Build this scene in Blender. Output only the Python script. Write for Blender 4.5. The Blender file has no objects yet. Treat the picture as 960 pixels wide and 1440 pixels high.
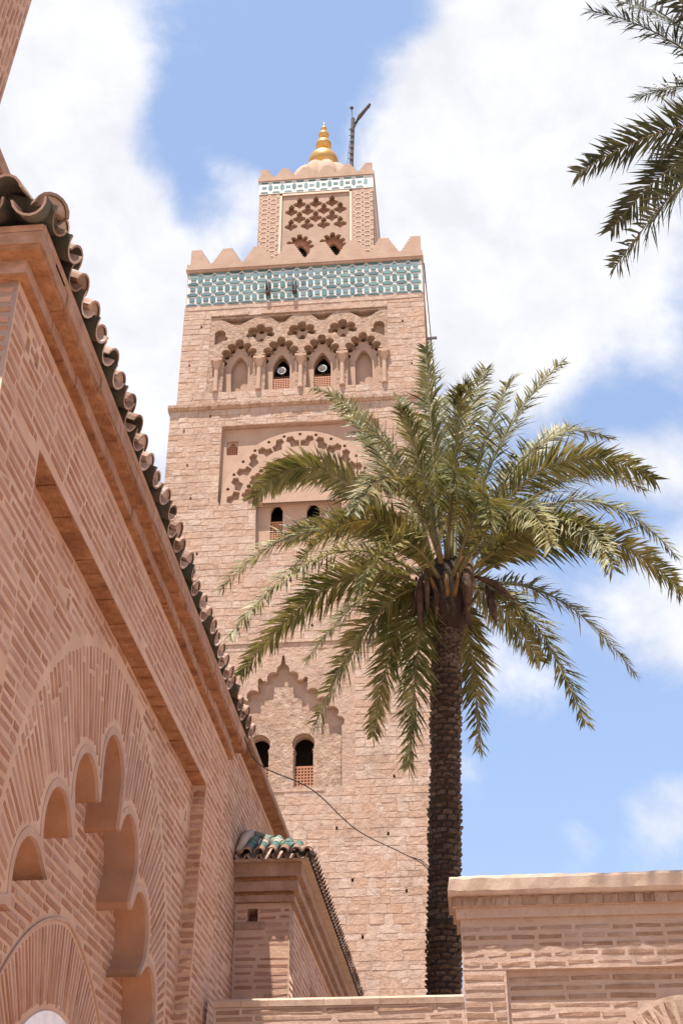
import bpy, math, random
from math import sin, cos, pi, radians, sqrt, atan2, hypot
from mathutils import Vector, Matrix
random.seed(7)
def U(a, b): return a + (b - a) * random.random()
S = bpy.context.scene
COL = S.collection

# =================================================================== camera
CAM_Z, PITCH, YAW, FPX = 1.6, radians(32.5), radians(5.25), 1829.0
cd = bpy.data.cameras.new("camera"); cam = bpy.data.objects.new("camera", cd); COL.objects.link(cam)
cam.location = (0, 0, CAM_Z); cam.rotation_euler = (pi / 2 + PITCH, 0, YAW)
cd.sensor_fit = 'VERTICAL'; cd.sensor_height = 36; cd.lens = FPX / 1440 * 36
cd.clip_start = 0.05; cd.clip_end = 4000
S.camera = cam

# =================================================================== sky, clouds, sun, exposure
LIGHT = Vector((0.10, 0.31, -1.0)).normalized()          # direction the sunlight travels
W = bpy.data.worlds.new("World"); S.world = W; W.use_nodes = True
nt = W.node_tree; nt.nodes.clear()
def nd(t, tree=None, **k):
    n = (tree or nt).nodes.new(t)
    for a, b in k.items(): setattr(n, a, b)
    return n
sky = nd('ShaderNodeTexSky'); sky.sky_type = 'NISHITA'; sky.sun_disc = False
sky.sun_elevation = math.asin(-LIGHT.z); sky.sun_rotation = atan2(-LIGHT.x, -LIGHT.y)
sky.altitude = 450; sky.air_density = 1.0; sky.dust_density = .7; sky.ozone_density = 1.5
tc = nd('ShaderNodeTexCoord')
def mth(op, a, b=None, c=None, clamp=False):
    m = nd('ShaderNodeMath', operation=op); m.use_clamp = clamp
    for i, v in enumerate((a, b, c)):
        if v is None: continue
        if isinstance(v, (int, float)): m.inputs[i].default_value = v
        else: nt.links.new(v, m.inputs[i])
    return m.outputs[0]
# cloud banks and clear patches of this day's sky: direction, angular radius, weight
BANKS = [(-0.266, 0.583, 0.768, 0.119, 0.5), (-0.241, 0.607, 0.757, 0.063, 0.35), (-0.28, 0.662, 0.695, 0.138, 0.5), (-0.226, 0.718, 0.658, 0.107, 0.5), (-0.258, 0.759, 0.598, 0.138, 0.5), (-0.143, 0.686, 0.714, 0.045, 0.4), (0.024, 0.648, 0.761, 0.094, 0.5), (0.087, 0.615, 0.784, 0.138, 0.5), (0.155, 0.658, 0.736, 0.151, 0.5), (0.052, 0.716, 0.697, 0.126, 0.5), (0.128, 0.749, 0.65, 0.107, 0.45), (-0.005, 0.692, 0.722, 0.063, 0.35), (0.043, 0.772, 0.634, 0.094, 0.45), (0.155, 0.818, 0.554, 0.05, 0.35), (0.164, 0.874, 0.457, 0.08, 0.55), (0.047, 0.902, 0.429, 0.065, 0.42), (0.148, 0.934, 0.326, 0.048, 0.48), (0.075, 0.95, 0.302, 0.042, 0.40), (0.005, 0.939, 0.343, 0.046, 0.42), (-0.135, 0.618, 0.774, 0.132, -0.31), (-0.056, 0.612, 0.789, 0.082, -0.3), (-0.19, 0.644, 0.741, 0.044, -0.3), (-0.171, 0.679, 0.714, 0.038, -0.3), (-0.014, 0.593, 0.805, 0.038, -0.2), (0.136, 0.792, 0.595, 0.057, -0.35), (0.142, 0.848, 0.511, 0.057, -0.35), (0.085, 0.926, 0.369, 0.138, -0.5), (0.001, 0.96, 0.28, 0.126, -0.35)]
def noise(scale, detail, rough, dist=0.0, offs=0.0):
    n = nd('ShaderNodeTexNoise'); n.inputs['Scale'].default_value = scale; n.inputs['Detail'].default_value = detail
    n.inputs['Roughness'].default_value = rough; n.inputs['Distortion'].default_value = dist
    if offs:
        a = nd('ShaderNodeVectorMath', operation='ADD'); a.inputs[1].default_value = (offs, offs * .7, -offs)
        nt.links.new(tc.outputs['Generated'], a.inputs[0]); nt.links.new(a.outputs[0], n.inputs['Vector'])
    else: nt.links.new(tc.outputs['Generated'], n.inputs['Vector'])
    return n
n1 = noise(6.5, 10, .62, .5); n2 = noise(2.2, 3, .5, 0, 4.0); n3 = noise(16, 6, .6, .2, 9.0)
field = mth('ADD', mth('MULTIPLY', mth('SUBTRACT', n1.outputs[0], .5), 1.0), mth('MULTIPLY', n2.outputs[0], .38)); field = mth('ADD', field, .31)
field = mth('ADD', field, mth('MULTIPLY', mth('SUBTRACT', n3.outputs[0], .5), .42))
for (x, y, z, r, w) in BANKS:
    dv = nd('ShaderNodeVectorMath', operation='DISTANCE'); dv.inputs[1].default_value = Vector((x, y, z)).normalized()
    nt.links.new(tc.outputs['Generated'], dv.inputs[0])
    mr = nd('ShaderNodeMapRange', interpolation_type='SMOOTHSTEP')
    mr.inputs[1].default_value = r; mr.inputs[2].default_value = r * .25; mr.inputs[3].default_value = 0; mr.inputs[4].default_value = w * .62
    nt.links.new(dv.outputs['Value'], mr.inputs[0]); field = mth('ADD', field, mr.outputs[0])
cov = nd('ShaderNodeMapRange', interpolation_type='SMOOTHSTEP')
cov.inputs[1].default_value = .40; cov.inputs[2].default_value = .86; nt.links.new(field, cov.inputs[0])
shade = nd('ShaderNodeMapRange'); shade.inputs[1].default_value = .35; shade.inputs[2].default_value = .75
shade.inputs[3].default_value = .88; shade.inputs[4].default_value = 1.08; nt.links.new(n3.outputs[0], shade.inputs[0])
bgs = nd('ShaderNodeBackground'); bgs.inputs[1].default_value = .14
hsv = nd('ShaderNodeHueSaturation'); hsv.inputs['Saturation'].default_value = .80; hsv.inputs['Value'].default_value = 1.0
nt.links.new(sky.outputs[0], hsv.inputs['Color'])
hz = nd('ShaderNodeMix', data_type='RGBA'); hz.inputs['Factor'].default_value = .6; hz.inputs['B'].default_value = (1.26, 1.80, 2.98, 1)   # thin even summer haze
nt.links.new(hsv.outputs[0], hz.inputs['A']); nt.links.new(hz.outputs['Result'], bgs.inputs[0])
bgc = nd('ShaderNodeBackground'); bgc.inputs[0].default_value = (.945, .95, 1.0, 1)
nt.links.new(mth('MULTIPLY', shade.outputs[0], .52), bgc.inputs[1])
mx = nd('ShaderNodeMixShader'); nt.links.new(mth('MULTIPLY', cov.outputs[0], .97), mx.inputs[0])
nt.links.new(bgs.outputs[0], mx.inputs[1]); nt.links.new(bgc.outputs[0], mx.inputs[2])
wo = nd('ShaderNodeOutputWorld'); nt.links.new(mx.outputs[0], wo.inputs[0])

sl = bpy.data.lights.new("sun", 'SUN'); sl.energy = 5.0; sl.angle = radians(.53); sl.color = (1.0, .94, .84)
so = bpy.data.objects.new("sun", sl); COL.objects.link(so); so.location = (-5, -15, 60)
so.rotation_euler = LIGHT.to_track_quat('-Z', 'Y').to_euler()
S.view_settings.view_transform = 'Standard'; S.view_settings.look = 'None'
S.view_settings.exposure = 1.05; S.view_settings.gamma = 1.0; S.view_settings.use_curve_mapping = False
S.render.engine = 'CYCLES'

# =================================================================== materials
def new_mat(name):
    m = bpy.data.materials.new(name); m.use_nodes = True; t = m.node_tree
    return m, t, t.nodes['Principled BSDF']
def surf(name, c1, c2, rough=.9, scale=3.0, bump=.3, bscale=25.0, c3=None, pieces=False, pvar=.18, bdist=.01, pit=0.0, pscale=3.0):
    """weathered mineral surface: two or three colours mixed by noise, fine relief by bump"""
    m, t, b = new_mat(name); lk = t.links.new
    g = nd('ShaderNodeNewGeometry', t)
    n = nd('ShaderNodeTexNoise', t); n.inputs['Scale'].default_value = scale; n.inputs['Detail'].default_value = 7; n.inputs['Roughness'].default_value = .62
    lk(g.outputs['Position'], n.inputs['Vector'])
    r = nd('ShaderNodeValToRGB', t); r.color_ramp.elements[0].position = .34; r.color_ramp.elements[1].position = .66
    r.color_ramp.elements[0].color = (*c1, 1); r.color_ramp.elements[1].color = (*c2, 1); lk(n.outputs[0], r.inputs[0])
    col = r.outputs[0]
    if c3:
        n4 = nd('ShaderNodeTexNoise', t); n4.inputs['Scale'].default_value = scale * .37; n4.inputs['Detail'].default_value = 5
        lk(g.outputs['Position'], n4.inputs['Vector'])
        mr = nd('ShaderNodeMapRange', t); mr.inputs[1].default_value = .5; mr.inputs[2].default_value = .68; lk(n4.outputs[0], mr.inputs[0])
        mm = nd('ShaderNodeMix', t, data_type='RGBA'); lk(mr.outputs[0], mm.inputs['Factor']); lk(col, mm.inputs['A']); mm.inputs['B'].default_value = (*c3, 1)
        col = mm.outputs['Result']
    if pieces:
        oi = nd('ShaderNodeObjectInfo', t)
        ad = nd('ShaderNodeMath', t, operation='ADD'); lk(oi.outputs['Random'], ad.inputs[0]); lk(g.outputs['Random Per Island'], ad.inputs[1])
        fr = nd('ShaderNodeMath', t, operation='FRACT'); lk(ad.outputs[0], fr.inputs[0])
        m2 = nd('ShaderNodeMapRange', t); m2.inputs[3].default_value = 1 - pvar; m2.inputs[4].default_value = 1 + pvar; lk(fr.outputs[0], m2.inputs[0])
        h = nd('ShaderNodeHueSaturation', t); lk(col, h.inputs['Color']); lk(m2.outputs[0], h.inputs['Value'])
        m3 = nd('ShaderNodeMapRange', t); m3.inputs[3].default_value = 1.12; m3.inputs[4].default_value = .85; lk(fr.outputs[0], m3.inputs[0]); lk(m3.outputs[0], h.inputs['Saturation'])
        col = h.outputs[0]
    if pit:      # pitting and grime: small dark marks and broad dull stains
        for sc_, lo_p, hi_p, amt in ((pscale, .60, .72, pit), (pscale * .16, .50, .72, pit * .55)):
            np_ = nd('ShaderNodeTexNoise', t); np_.inputs['Scale'].default_value = sc_; np_.inputs['Detail'].default_value = 6; np_.inputs['Roughness'].default_value = .7
            lk(g.outputs['Position'], np_.inputs['Vector'])
            mp = nd('ShaderNodeMapRange', t); mp.inputs[1].default_value = lo_p; mp.inputs[2].default_value = hi_p; mp.inputs[3].default_value = 1; mp.inputs[4].default_value = 1 - amt; lk(np_.outputs[0], mp.inputs[0])
            hp = nd('ShaderNodeHueSaturation', t); lk(col, hp.inputs['Color']); lk(mp.outputs[0], hp.inputs['Value']); col = hp.outputs[0]
    lk(col, b.inputs['Base Color']); b.inputs['Roughness'].default_value = rough
    b.inputs['Specular IOR Level'].default_value = .25
    nb = nd('ShaderNodeTexNoise', t); nb.inputs['Scale'].default_value = bscale; nb.inputs['Detail'].default_value = 6; nb.inputs['Roughness'].default_value = .65
    lk(g.outputs['Position'], nb.inputs['Vector'])
    bp = nd('ShaderNodeBump', t); bp.inputs['Strength'].default_value = bump; bp.inputs['Distance'].default_value = bdist
    lk(nb.outputs[0], bp.inputs['Height']); lk(bp.outputs[0], b.inputs['Normal'])
    return m
def plain(name, c, rough=.5, metal=0.0, spec=.5):
    m, t, b = new_mat(name); b.inputs['Base Color'].default_value = (*c, 1); b.inputs['Roughness'].default_value = rough
    b.inputs['Metallic'].default_value = metal; b.inputs['Specular IOR Level'].default_value = spec
    n = nd('ShaderNodeTexNoise', t); n.inputs['Scale'].default_value = 12; n.inputs['Detail'].default_value = 5
    g = nd('ShaderNodeNewGeometry', t); t.links.new(g.outputs['Position'], n.inputs['Vector'])
    h = nd('ShaderNodeHueSaturation', t); h.inputs['Color'].default_value = (*c, 1)
    mr = nd('ShaderNodeMapRange', t); mr.inputs[3].default_value = .75; mr.inputs[4].default_value = 1.25
    t.links.new(n.outputs[0], mr.inputs[0]); t.links.new(mr.outputs[0], h.inputs['Value']); t.links.new(h.outputs[0], b.inputs['Base Color'])
    return m
M = {}
M['stone'] = surf('tower_stone', (.340, .230, .170), (.435, .316, .246), .95, 3.2, .8, 5, (.385, .256, .187), True, .06, .08, .40, 4.0)
M['render'] = surf('tower_render', (.335, .225, .166), (.41, .292, .226), .95, 2.4, .8, 5, (.372, .246, .18), bdist=.10, pit=.38, pscale=3.5)
M['rubble'] = surf('tower_rubble', (.27, .170, .118), (.43, .315, .242), .95, 3.6, 1.0, 5, (.35, .228, .16), bdist=.16, pit=.40, pscale=4)
M['smooth'] = surf('pink_plaster', (.345, .230, .165), (.395, .275, .205), .9, 1.5, .3, 10, bdist=.03, pit=.25, pscale=3)
M['merlon'] = surf('merlon_plaster', (.325, .218, .158), (.38, .268, .203), .9, 1.4, .35, 8, bdist=.03, pit=.22, pscale=3)
M['mortar'] = surf('lime_mortar', (.43, .268, .185), (.53, .348, .252), .95, 3, .6, 35, (.475, .288, .2), bdist=.010, pit=.22, pscale=2.0)
M['brick'] = surf('old_brick', (.30, .150, .098), (.365, .195, .135), .93, 9, .6, 60, (.40, .232, .162), True, .13, .005, .25, 2.2)
M['brick_sun'] = surf('washed_brick', (.255, .155, .108), (.37, .245, .178), .93, 9, .8, 30, (.30, .19, .135), True, .14, .010, .25, 5)
M['mortar_sun'] = surf('washed_mortar', (.40, .275, .208), (.47, .345, .275), .95, 5, .8, 25, (.43, .295, .225), bdist=.012, pit=.22, pscale=5)
M['ochre'] = surf('ochre_soffit', (.25, .105, .048), (.39, .195, .105), .95, 10, 1.0, 22, (.20, .082, .042), bdist=.03, pit=.35, pscale=9)
M['fascia'] = surf('fascia_plaster', (.27, .152, .102), (.385, .235, .168), .92, 6, .9, 16, (.30, .165, .11), bdist=.022, pit=.3, pscale=4)
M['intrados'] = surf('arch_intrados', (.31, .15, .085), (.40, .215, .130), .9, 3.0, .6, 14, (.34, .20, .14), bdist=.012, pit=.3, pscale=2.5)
M['ring'] = surf('arch_moulding', (.37, .228, .165), (.44, .283, .212), .85, 6, .5, 22, bdist=.006, pit=.2, pscale=4)
M['coping'] = surf('lime_coping', (.40, .285, .215), (.49, .37, .295), .9, 5, .6, 9, (.40, .265, .19), bdist=.015, pit=.35, pscale=6)
M['white'] = plain('whitewash', (.74, .70, .71), .8)
M['teal'] = surf('teal_glaze', (.040, .105, .115), (.078, .168, .178), .35, 1.2, .1, 8, (.055, .115, .150), True, .38)
M['whitetile'] = surf('white_tile', (.46, .45, .41), (.56, .55, .51), .4, 3, .1, 10, pit=.25, pscale=4)
M['strap'] = plain('strapwork_plaster', (.58, .44, .34), .85)
M['grille'] = plain('orange_grille', (.33, .14, .07), .7)
M['dark'] = plain('chamber_dark', (.05, .035, .03), .95)  # near-black colour stands in for the unlit interior
M['gold'] = plain('gilded_copper', (.50, .29, .085), .38, .45)
M['wood'] = plain('weathered_timber', (.055, .045, .045), .8)
M['tile'] = surf('clay_roof_tile', (.20, .115, .080), (.34, .215, .160), .85, 6, .6, 25, (.40, .29, .235), True, .3, .010, .4, 7)
M['gtile'] = surf('green_glazed_tile', (.045, .105, .085), (.105, .18, .150), .6, 9, .5, 20, (.34, .27, .215), True, .3, .010, .4, 8)
M['under_shade'] = surf('tile_under_shade', (.042, .040, .031), (.105, .080, .058), .9, 5, .4, 25, (.055, .065, .048), True, .25, .008)  # dark tone stands in for shade under the tiles; roof slabs share it
M['horn'] = plain('grey_horn', (.30, .30, .29), .5)
M['rubber'] = plain('black_cable', (.02, .017, .015), .6)
M['ground'] = surf('paved_ground', (.40, .285, .215), (.50, .37, .285), .95, .8, .3, 10)
M['palm_bark'] = surf('palm_bark', (.024, .014, .010), (.065, .040, .028), .95, 14, .8, 40, (.03, .02, .015), bdist=.02)  # trunk tone darkened for the shade of the crown
M['palm_scar'] = surf('palm_leaf_base', (.042, .026, .019), (.125, .080, .056), .9, 22, .6, 40, (.055, .034, .024), True, .4, .01)
M['petiole'] = surf('palm_petiole', (.15, .085, .032), (.22, .145, .06), .6, 5, .2, 20, (.13, .068, .028))
M['rachis'] = surf('palm_rachis', (.12, .10, .045), (.20, .16, .07), .6, 5, .2, 20)
M['spathe'] = surf('dry_spathe', (.055, .030, .021), (.13, .080, .055), .85, 8, .5, 20, (.04, .022, .016))
def leaf_mat(name, c1, c2, c3):
    m, t, b = new_mat(name); lk = t.links.new
    g = nd('ShaderNodeNewGeometry', t); n = nd('ShaderNodeTexNoise', t); n.inputs['Scale'].default_value = 1.6; n.inputs['Detail'].default_value = 4
    lk(g.outputs['Position'], n.inputs['Vector'])
    ad = nd('ShaderNodeMath', t, operation='MULTIPLY_ADD'); lk(g.outputs['Random Per Island'], ad.inputs[0]); ad.inputs[1].default_value = .35
    sb = nd('ShaderNodeMath', t, operation='SUBTRACT'); lk(n.outputs[0], sb.inputs[0]); sb.inputs[1].default_value = .17; lk(sb.outputs[0], ad.inputs[2])
    r = nd('ShaderNodeValToRGB', t); e = r.color_ramp.elements; e[0].position = .30; e[0].color = (*c1, 1); e[1].position = .72; e[1].color = (*c3, 1)
    k = e.new(.5); k.color = (*c2, 1); lk(ad.outputs[0], r.inputs[0]); lk(r.outputs[0], b.inputs['Base Color'])
    b.inputs['Roughness'].default_value = .50; b.inputs['Specular IOR Level'].default_value = .34
    tr = nd('ShaderNodeBsdfTranslucent', t); h = nd('ShaderNodeHueSaturation', t); h.inputs['Value'].default_value = 1.3; h.inputs['Saturation'].default_value = 1.15
    lk(r.outputs[0], h.inputs['Color']); lk(h.outputs[0], tr.inputs[0])
    ms = nd('ShaderNodeMixShader', t); ms.inputs[0].default_value = .22; lk(b.outputs[0], ms.inputs[1]); lk(tr.outputs[0], ms.inputs[2])
    lk(ms.outputs[0], t.nodes['Material Output'].inputs[0])
    return m
M['leaf'] = leaf_mat('palm_leaflet', (.060, .063, .015), (.145, .134, .040), (.28, .235, .095))
M['leaf_dry'] = leaf_mat('palm_leaflet_yellowing', (.065, .068, .020), (.145, .128, .042), (.27, .19, .065))
M['leaf_backlit'] = leaf_mat('palm_leaflet_backlit', (.026, .029, .012), (.050, .050, .020), (.085, .080, .036))  # leaf colour darkened to look backlit by bright cloud

# =================================================================== object helpers
def link(name, me, mat, parent=None, kind=None):
    o = bpy.data.objects.new(name, me); COL.objects.link(o)
    if mat is not None and me is not None and not me.materials: me.materials.append(mat)
    if parent: o.parent = parent
    if kind: o['kind'] = kind
    return o
def thing(name, label, cat, loc=(0, 0, 0), group=None):
    o = bpy.data.objects.new(name, None); COL.objects.link(o); o.location = loc
    o.empty_display_size = .3; o['label'] = label; o['category'] = cat
    if group: o['group'] = group
    return o
def mesh(name, v, f):
    me = bpy.data.meshes.new(name); me.from_pydata([tuple(p) for p in v], [], f); me.update(); return me
class MB:
    """collects shapes (in world coordinates) for one mesh"""
    def __init__(s): s.v = []; s.f = []
    def add(s, v, f):
        o = len(s.v); s.v += [Vector(p) for p in v]; s.f += [[i + o for i in q] for q in f]
    def box(s, x0, x1, y0, y1, z0, z1):
        s.add([(x0, y0, z0), (x1, y0, z0), (x1, y1, z0), (x0, y1, z0), (x0, y0, z1), (x1, y0, z1), (x1, y1, z1), (x0, y1, z1)],
              [(0, 3, 2, 1), (4, 5, 6, 7), (0, 1, 5, 4), (1, 2, 6, 5), (2, 3, 7, 6), (3, 0, 4, 7)])
    def prism(s, poly, axis, a, b):
        """closed polygon (p,q) swept along axis from a to b; axis 'y': (x,z), 'x': (y,z), 'z': (x,y)"""
        n = len(poly)
        def P(p, q, w): return {'y': (p, w, q), 'x': (w, p, q), 'z': (p, q, w)}[axis]
        v = [P(p, q, a) for p, q in poly] + [P(p, q, b) for p, q in poly]
        s.add(v, [list(range(n)), list(range(2 * n - 1, n - 1, -1))] + [(i, (i + 1) % n, (i + 1) % n + n, i + n) for i in range(n)])
    def tube(s, pts, radii, seg=8, cap=True):
        pts = [Vector(p) for p in pts]; rings = []; b = len(s.v)
        for i, p in enumerate(pts):
            t = (pts[min(i + 1, len(pts) - 1)] - pts[max(i - 1, 0)]).normalized()
            a = t.cross(Vector((0, 0, 1)) if abs(t.z) < .9 else Vector((1, 0, 0))).normalized(); c = t.cross(a)
            r = radii[i] if isinstance(radii, (list, tuple)) else radii
            s.v += [p + a * (r * cos(2 * pi * k / seg)) + c * (r * sin(2 * pi * k / seg)) for k in range(seg)]
        for i in range(len(pts) - 1):
            for k in range(seg):
                q = b + i * seg; s.f.append([q + k, q + (k + 1) % seg, q + seg + (k + 1) % seg, q + seg + k])
        if cap: s.f.append([b + k for k in range(seg)][::-1]); s.f.append([b + (len(pts) - 1) * seg + k for k in range(seg)])
    def lathe(s, prof, cx, cy, seg=24, mod=None):
        b = len(s.v)
        for r, z in prof:
            for k in range(seg):
                a = 2 * pi * k / seg; rr = r * (mod(a) if mod else 1); s.v.append(Vector((cx + rr * cos(a), cy + rr * sin(a), z)))
        for i in range(len(prof) - 1):
            for k in range(seg):
                q = b + i * seg; s.f.append([q + k, q + (k + 1) % seg, q + seg + (k + 1) % seg, q + seg + k])
        s.f.append([b + k for k in range(seg)][::-1]); s.f.append([b + (len(prof) - 1) * seg + k for k in range(seg)])
    def build(s, name, mat, parent=None, smooth=False, kind=None):
        me = mesh(name, s.v, s.f)
        if smooth: me.polygons.foreach_set('use_smooth', [True] * len(me.polygons))
        o = link(name, me, mat, parent, kind)
        if parent: o.matrix_parent_inverse = Matrix.Translation(-parent.location)
        return o
def box(name, mat, parent, *b):
    m = MB(); m.box(*b); return m.build(name, mat, parent)
def fill(outer, holes, a, b, axis):
    """flat plate with holes, swept along an axis from a to b -> mesh in world coordinates"""
    c = bpy.data.curves.new('plate', 'CURVE'); c.dimensions = '2D'; c.fill_mode = 'BOTH'; c.extrude = abs(b - a) / 2
    for poly in [outer] + list(holes):
        s = c.splines.new('POLY'); s.points.add(len(poly) - 1); s.use_cyclic_u = True
        for i, (p, q) in enumerate(poly): s.points[i].co = (p, q, 0, 1)
    o = bpy.data.objects.new('plate', c); me = bpy.data.meshes.new_from_object(o)
    bpy.data.objects.remove(o); bpy.data.curves.remove(c)
    mid = (a + b) / 2
    for v in me.vertices:
        p, q, w = v.co; v.co = {'y': (p, mid + w, q), 'x': (mid + w, p, q)}[axis]
    return me
def plate(name, mat, parent, outer, holes, a, b, axis='y'):
    me = fill(outer, holes, a, b, axis); o = link(name, me, mat, parent)
    if parent: o.matrix_parent_inverse = Matrix.Translation(-parent.location)
    return o
def rect(a0, a1, b0, b1): return [(a0, b0), (a1, b0), (a1, b1), (a0, b1)]
def circ(c, d, r, n=16, ry=None): return [(c + r * cos(2 * pi * i / n), d + (ry or r) * sin(2 * pi * i / n)) for i in range(n)]
def star(cx, cy, circles, polys, n=240):
    """outline of a union of circles and convex polygons that all can be seen from (cx,cy)"""
    out = []
    for i in range(n):
        a = 2 * pi * i / n; dx, dy = cos(a), sin(a); best = .01
        for (x, y, r) in circles:
            ox, oy = cx - x, cy - y; bq = ox * dx + oy * dy; cq = ox * ox + oy * oy - r * r; D_ = bq * bq - cq
            if D_ > 0: best = max(best, -bq + sqrt(D_))
        for P in polys:
            for k in range(len(P)):
                (x1, y1), (x2, y2) = P[k], P[(k + 1) % len(P)]; ex, ey = x2 - x1, y2 - y1; den = dx * ey - dy * ex
                if abs(den) < 1e-9: continue
                t = ((x1 - cx) * ey - (y1 - cy) * ex) / den; u = ((x1 - cx) * dy - (y1 - cy) * dx) / den
                if t > 0 and -1e-6 <= u <= 1 + 1e-6: best = max(best, t)
        out.append((cx + dx * best, cy + dy * best))
    return out
def arch(cx, z0, zs, hw, rise, n=14, horseshoe=0.0):
    """door-shaped outline: straight jambs from z0 to zs, then a (pointed) arch; a horseshoe bulges beyond the jambs"""
    pts = [(cx - hw, z0), (cx + hw, z0)]
    if horseshoe:
        r = hw * (1 + horseshoe); a0 = -math.acos(min(1, hw * .88 / r)); zc = zs + r * sin(-a0)
        pts += [(cx + hw, zs), (cx + hw * .88, zs + .01)]
        for i in range(n + 1):
            a = a0 + (pi - 2 * a0) * i / n; pts.append((cx + r * cos(a), zc + .01 + r * sin(a) * rise))
        pts += [(cx - hw * .88, zs + .01), (cx - hw, zs)]
    else:
        for i in range(n + 1):
            a = pi * i / n; x = cos(a); pts.append((cx + hw * x, zs + rise * (1 - abs(x) ** 1.7)))
    return pts
def in_view(p):
    d = Vector(p) - Vector((0, 0, CAM_Z)); f = Vector((-sin(YAW) * cos(PITCH), cos(YAW) * cos(PITCH), sin(PITCH)))
    r = Vector((cos(YAW), sin(YAW), 0)); up = r.cross(f); z = d.dot(f)
    return z > .2 and abs(d.dot(r) / z) < 500 / FPX and abs(d.dot(up) / z) < 740 / FPX

# brick pieces: twelve worn variants of a unit brick (front at w=0, back at w=-1), shared by all
def brick_variant(k, mat, wear):
    rr = random.Random(100 + k); a = lambda s: rr.uniform(-s, s)
    fr = [(-.5, -.5), (0, -.5), (.5, -.5), (.5, .5), (0, .5), (-.5, .5)]
    v = [(x * (1 - wear * .35) + a(.012), y * (1 - wear) + a(wear * .8), a(.3)) for x, y in fr] + [(x, y, -1) for x, y in fr]
    f = [(0, 1, 4, 5), (1, 2, 3, 4)] + [(i, i + 6, (i + 1) % 6 + 6, (i + 1) % 6) for i in range(6)]
    me = mesh('brick', v, f); me.materials.append(mat); return me
class Pieces:
    def __init__(s, name, mat, wear=.16, nvar=12, limit=300):
        s.name, s.mat, s.limit, s.items = name, mat, limit, []
        s.var = [brick_variant(k, mat, wear) for k in range(nvar)]
    def put(s, c, uax, vax, n, l, h, d):
        m = Matrix.Identity(4)
        for i, col in enumerate((Vector(uax) * l, Vector(vax) * h, Vector(n) * d)):
            for j in range(3): m[j][i] = col[j]
        m.translation = Vector(c); s.items.append((m, random.randrange(len(s.var)), l * h))
    def finish(s, parent):
        cp = Vector((0, 0, CAM_Z))
        def key(it):
            p = it[0].translation
            return (it[2] / (p - cp).length_squared) if in_view(p) else 0
        s.items.sort(key=key, reverse=True)
        inv = Matrix.Translation(-parent.location)
        for m, k, _ in s.items[:s.limit]:
            o = bpy.data.objects.new(s.name, s.var[k]); COL.objects.link(o); o.parent = parent; o.matrix_parent_inverse = inv; o.matrix_basis = m
        if len(s.items) > s.limit:
            b = MB()
            for m, k, _ in s.items[s.limit:]:
                me = s.var[k]; b.add([m @ v.co for v in me.vertices], [list(p.vertices) for p in me.polygons])
            b.build(s.name + 'work', s.mat, parent, kind='stuff')
# planes on which pieces are laid: (u axis, v axis, outward normal, function (u,v,w)->point)
def plane_x(x): return (Vector((0, 1, 0)), Vector((0, 0, 1)), Vector((1, 0, 0)), lambda u, v, w=0: Vector((x + w, u, v)))
def plane_y(y): return (Vector((1, 0, 0)), Vector((0, 0, 1)), Vector((0, -1, 0)), lambda u, v, w=0: Vector((u, y - w, v)))
def courses(P, pl, u0, u1, v0, v1, free, pitch=.08, hfrac=.6, bl=(.24, .38), gap=.03, proud=.003, depth=.010, wob=.005):
    ua, va, n, at = pl; v = v0 + pitch * .5; step = .012
    while v < v1 - pitch * .3:
        u = u0; runs = []; start = None
        while u <= u1 + 1e-6:
            ok = free(u, v - pitch * .3) and free(u, v + pitch * .3)
            if ok and start is None: start = u
            if (not ok or u + step > u1) and start is not None:
                if u - start > .05: runs.append((start, u))
                start = None
            u += step
        for a, b in runs:
            q = a + U(0, .01) ; first = True
            while q < b - .03:
                l = U(*bl) * (U(.4, 1) if first else 1); first = False; e = min(q + l, b)
                if b - e < .07: e = b
                if e - q > .03 and random.random() > .008:
                    P.put(at((q + e) / 2, v + U(-wob, wob), proud + U(-.0015, .002)), ua, va, n, e - q, pitch * hfrac * U(.84, 1.12), depth)
                q = e + gap * U(.6, 1.4)
        v += pitch
def radial(P, pl, cu, cv, rin, rout, a0, a1, pitch, bl=(.2, .3), gap=.03, hfrac=.58, proud=.003, depth=.010, rref=None):
    ua, va, n, at = pl; rr = rref or (rin(pi / 2) + rout(pi / 2)) / 2; da = pitch / rr; a = a0
    while a < a1:
        r = rin(a) + U(0, .02); R1 = rout(a)
        while r < R1 - .04:
            l = U(*bl); e = min(r + l, R1)
            if R1 - e < .07: e = R1
            rm = (r + e) / 2; du = ua * cos(a) + va * sin(a); dv = va * cos(a) - ua * sin(a)
            P.put(at(cu + rm * cos(a), cv + rm * sin(a), proud + U(-.0015, .002)), du, dv, n, e - r, hfrac * da * rm * U(.88, 1.1), depth)
            r = e + gap * U(.6, 1.3)
        a += da

# =================================================================== ground
g = MB(); g.add([(-1500, -1500, 0), (1500, -1500, 0), (1500, 1500, 0), (-1500, 1500, 0)], [(0, 1, 2, 3)])
go = g.build('ground', M['ground']); go['kind'] = 'structure'; go['label'] = 'pink paved ground around the mosque'

# =================================================================== minaret
D = 52.78; XC = -6.92
XL, XR = -13.70, -.14            # shaft below the string course
TL, TR = -13.42, -.42            # belfry storey
tower = thing('minaret', 'tall pink stone minaret with teal tile band, stepped merlons and gilded finial', 'minaret', (XC, D + 6.5, 0))
DB = D + 13.2
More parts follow.
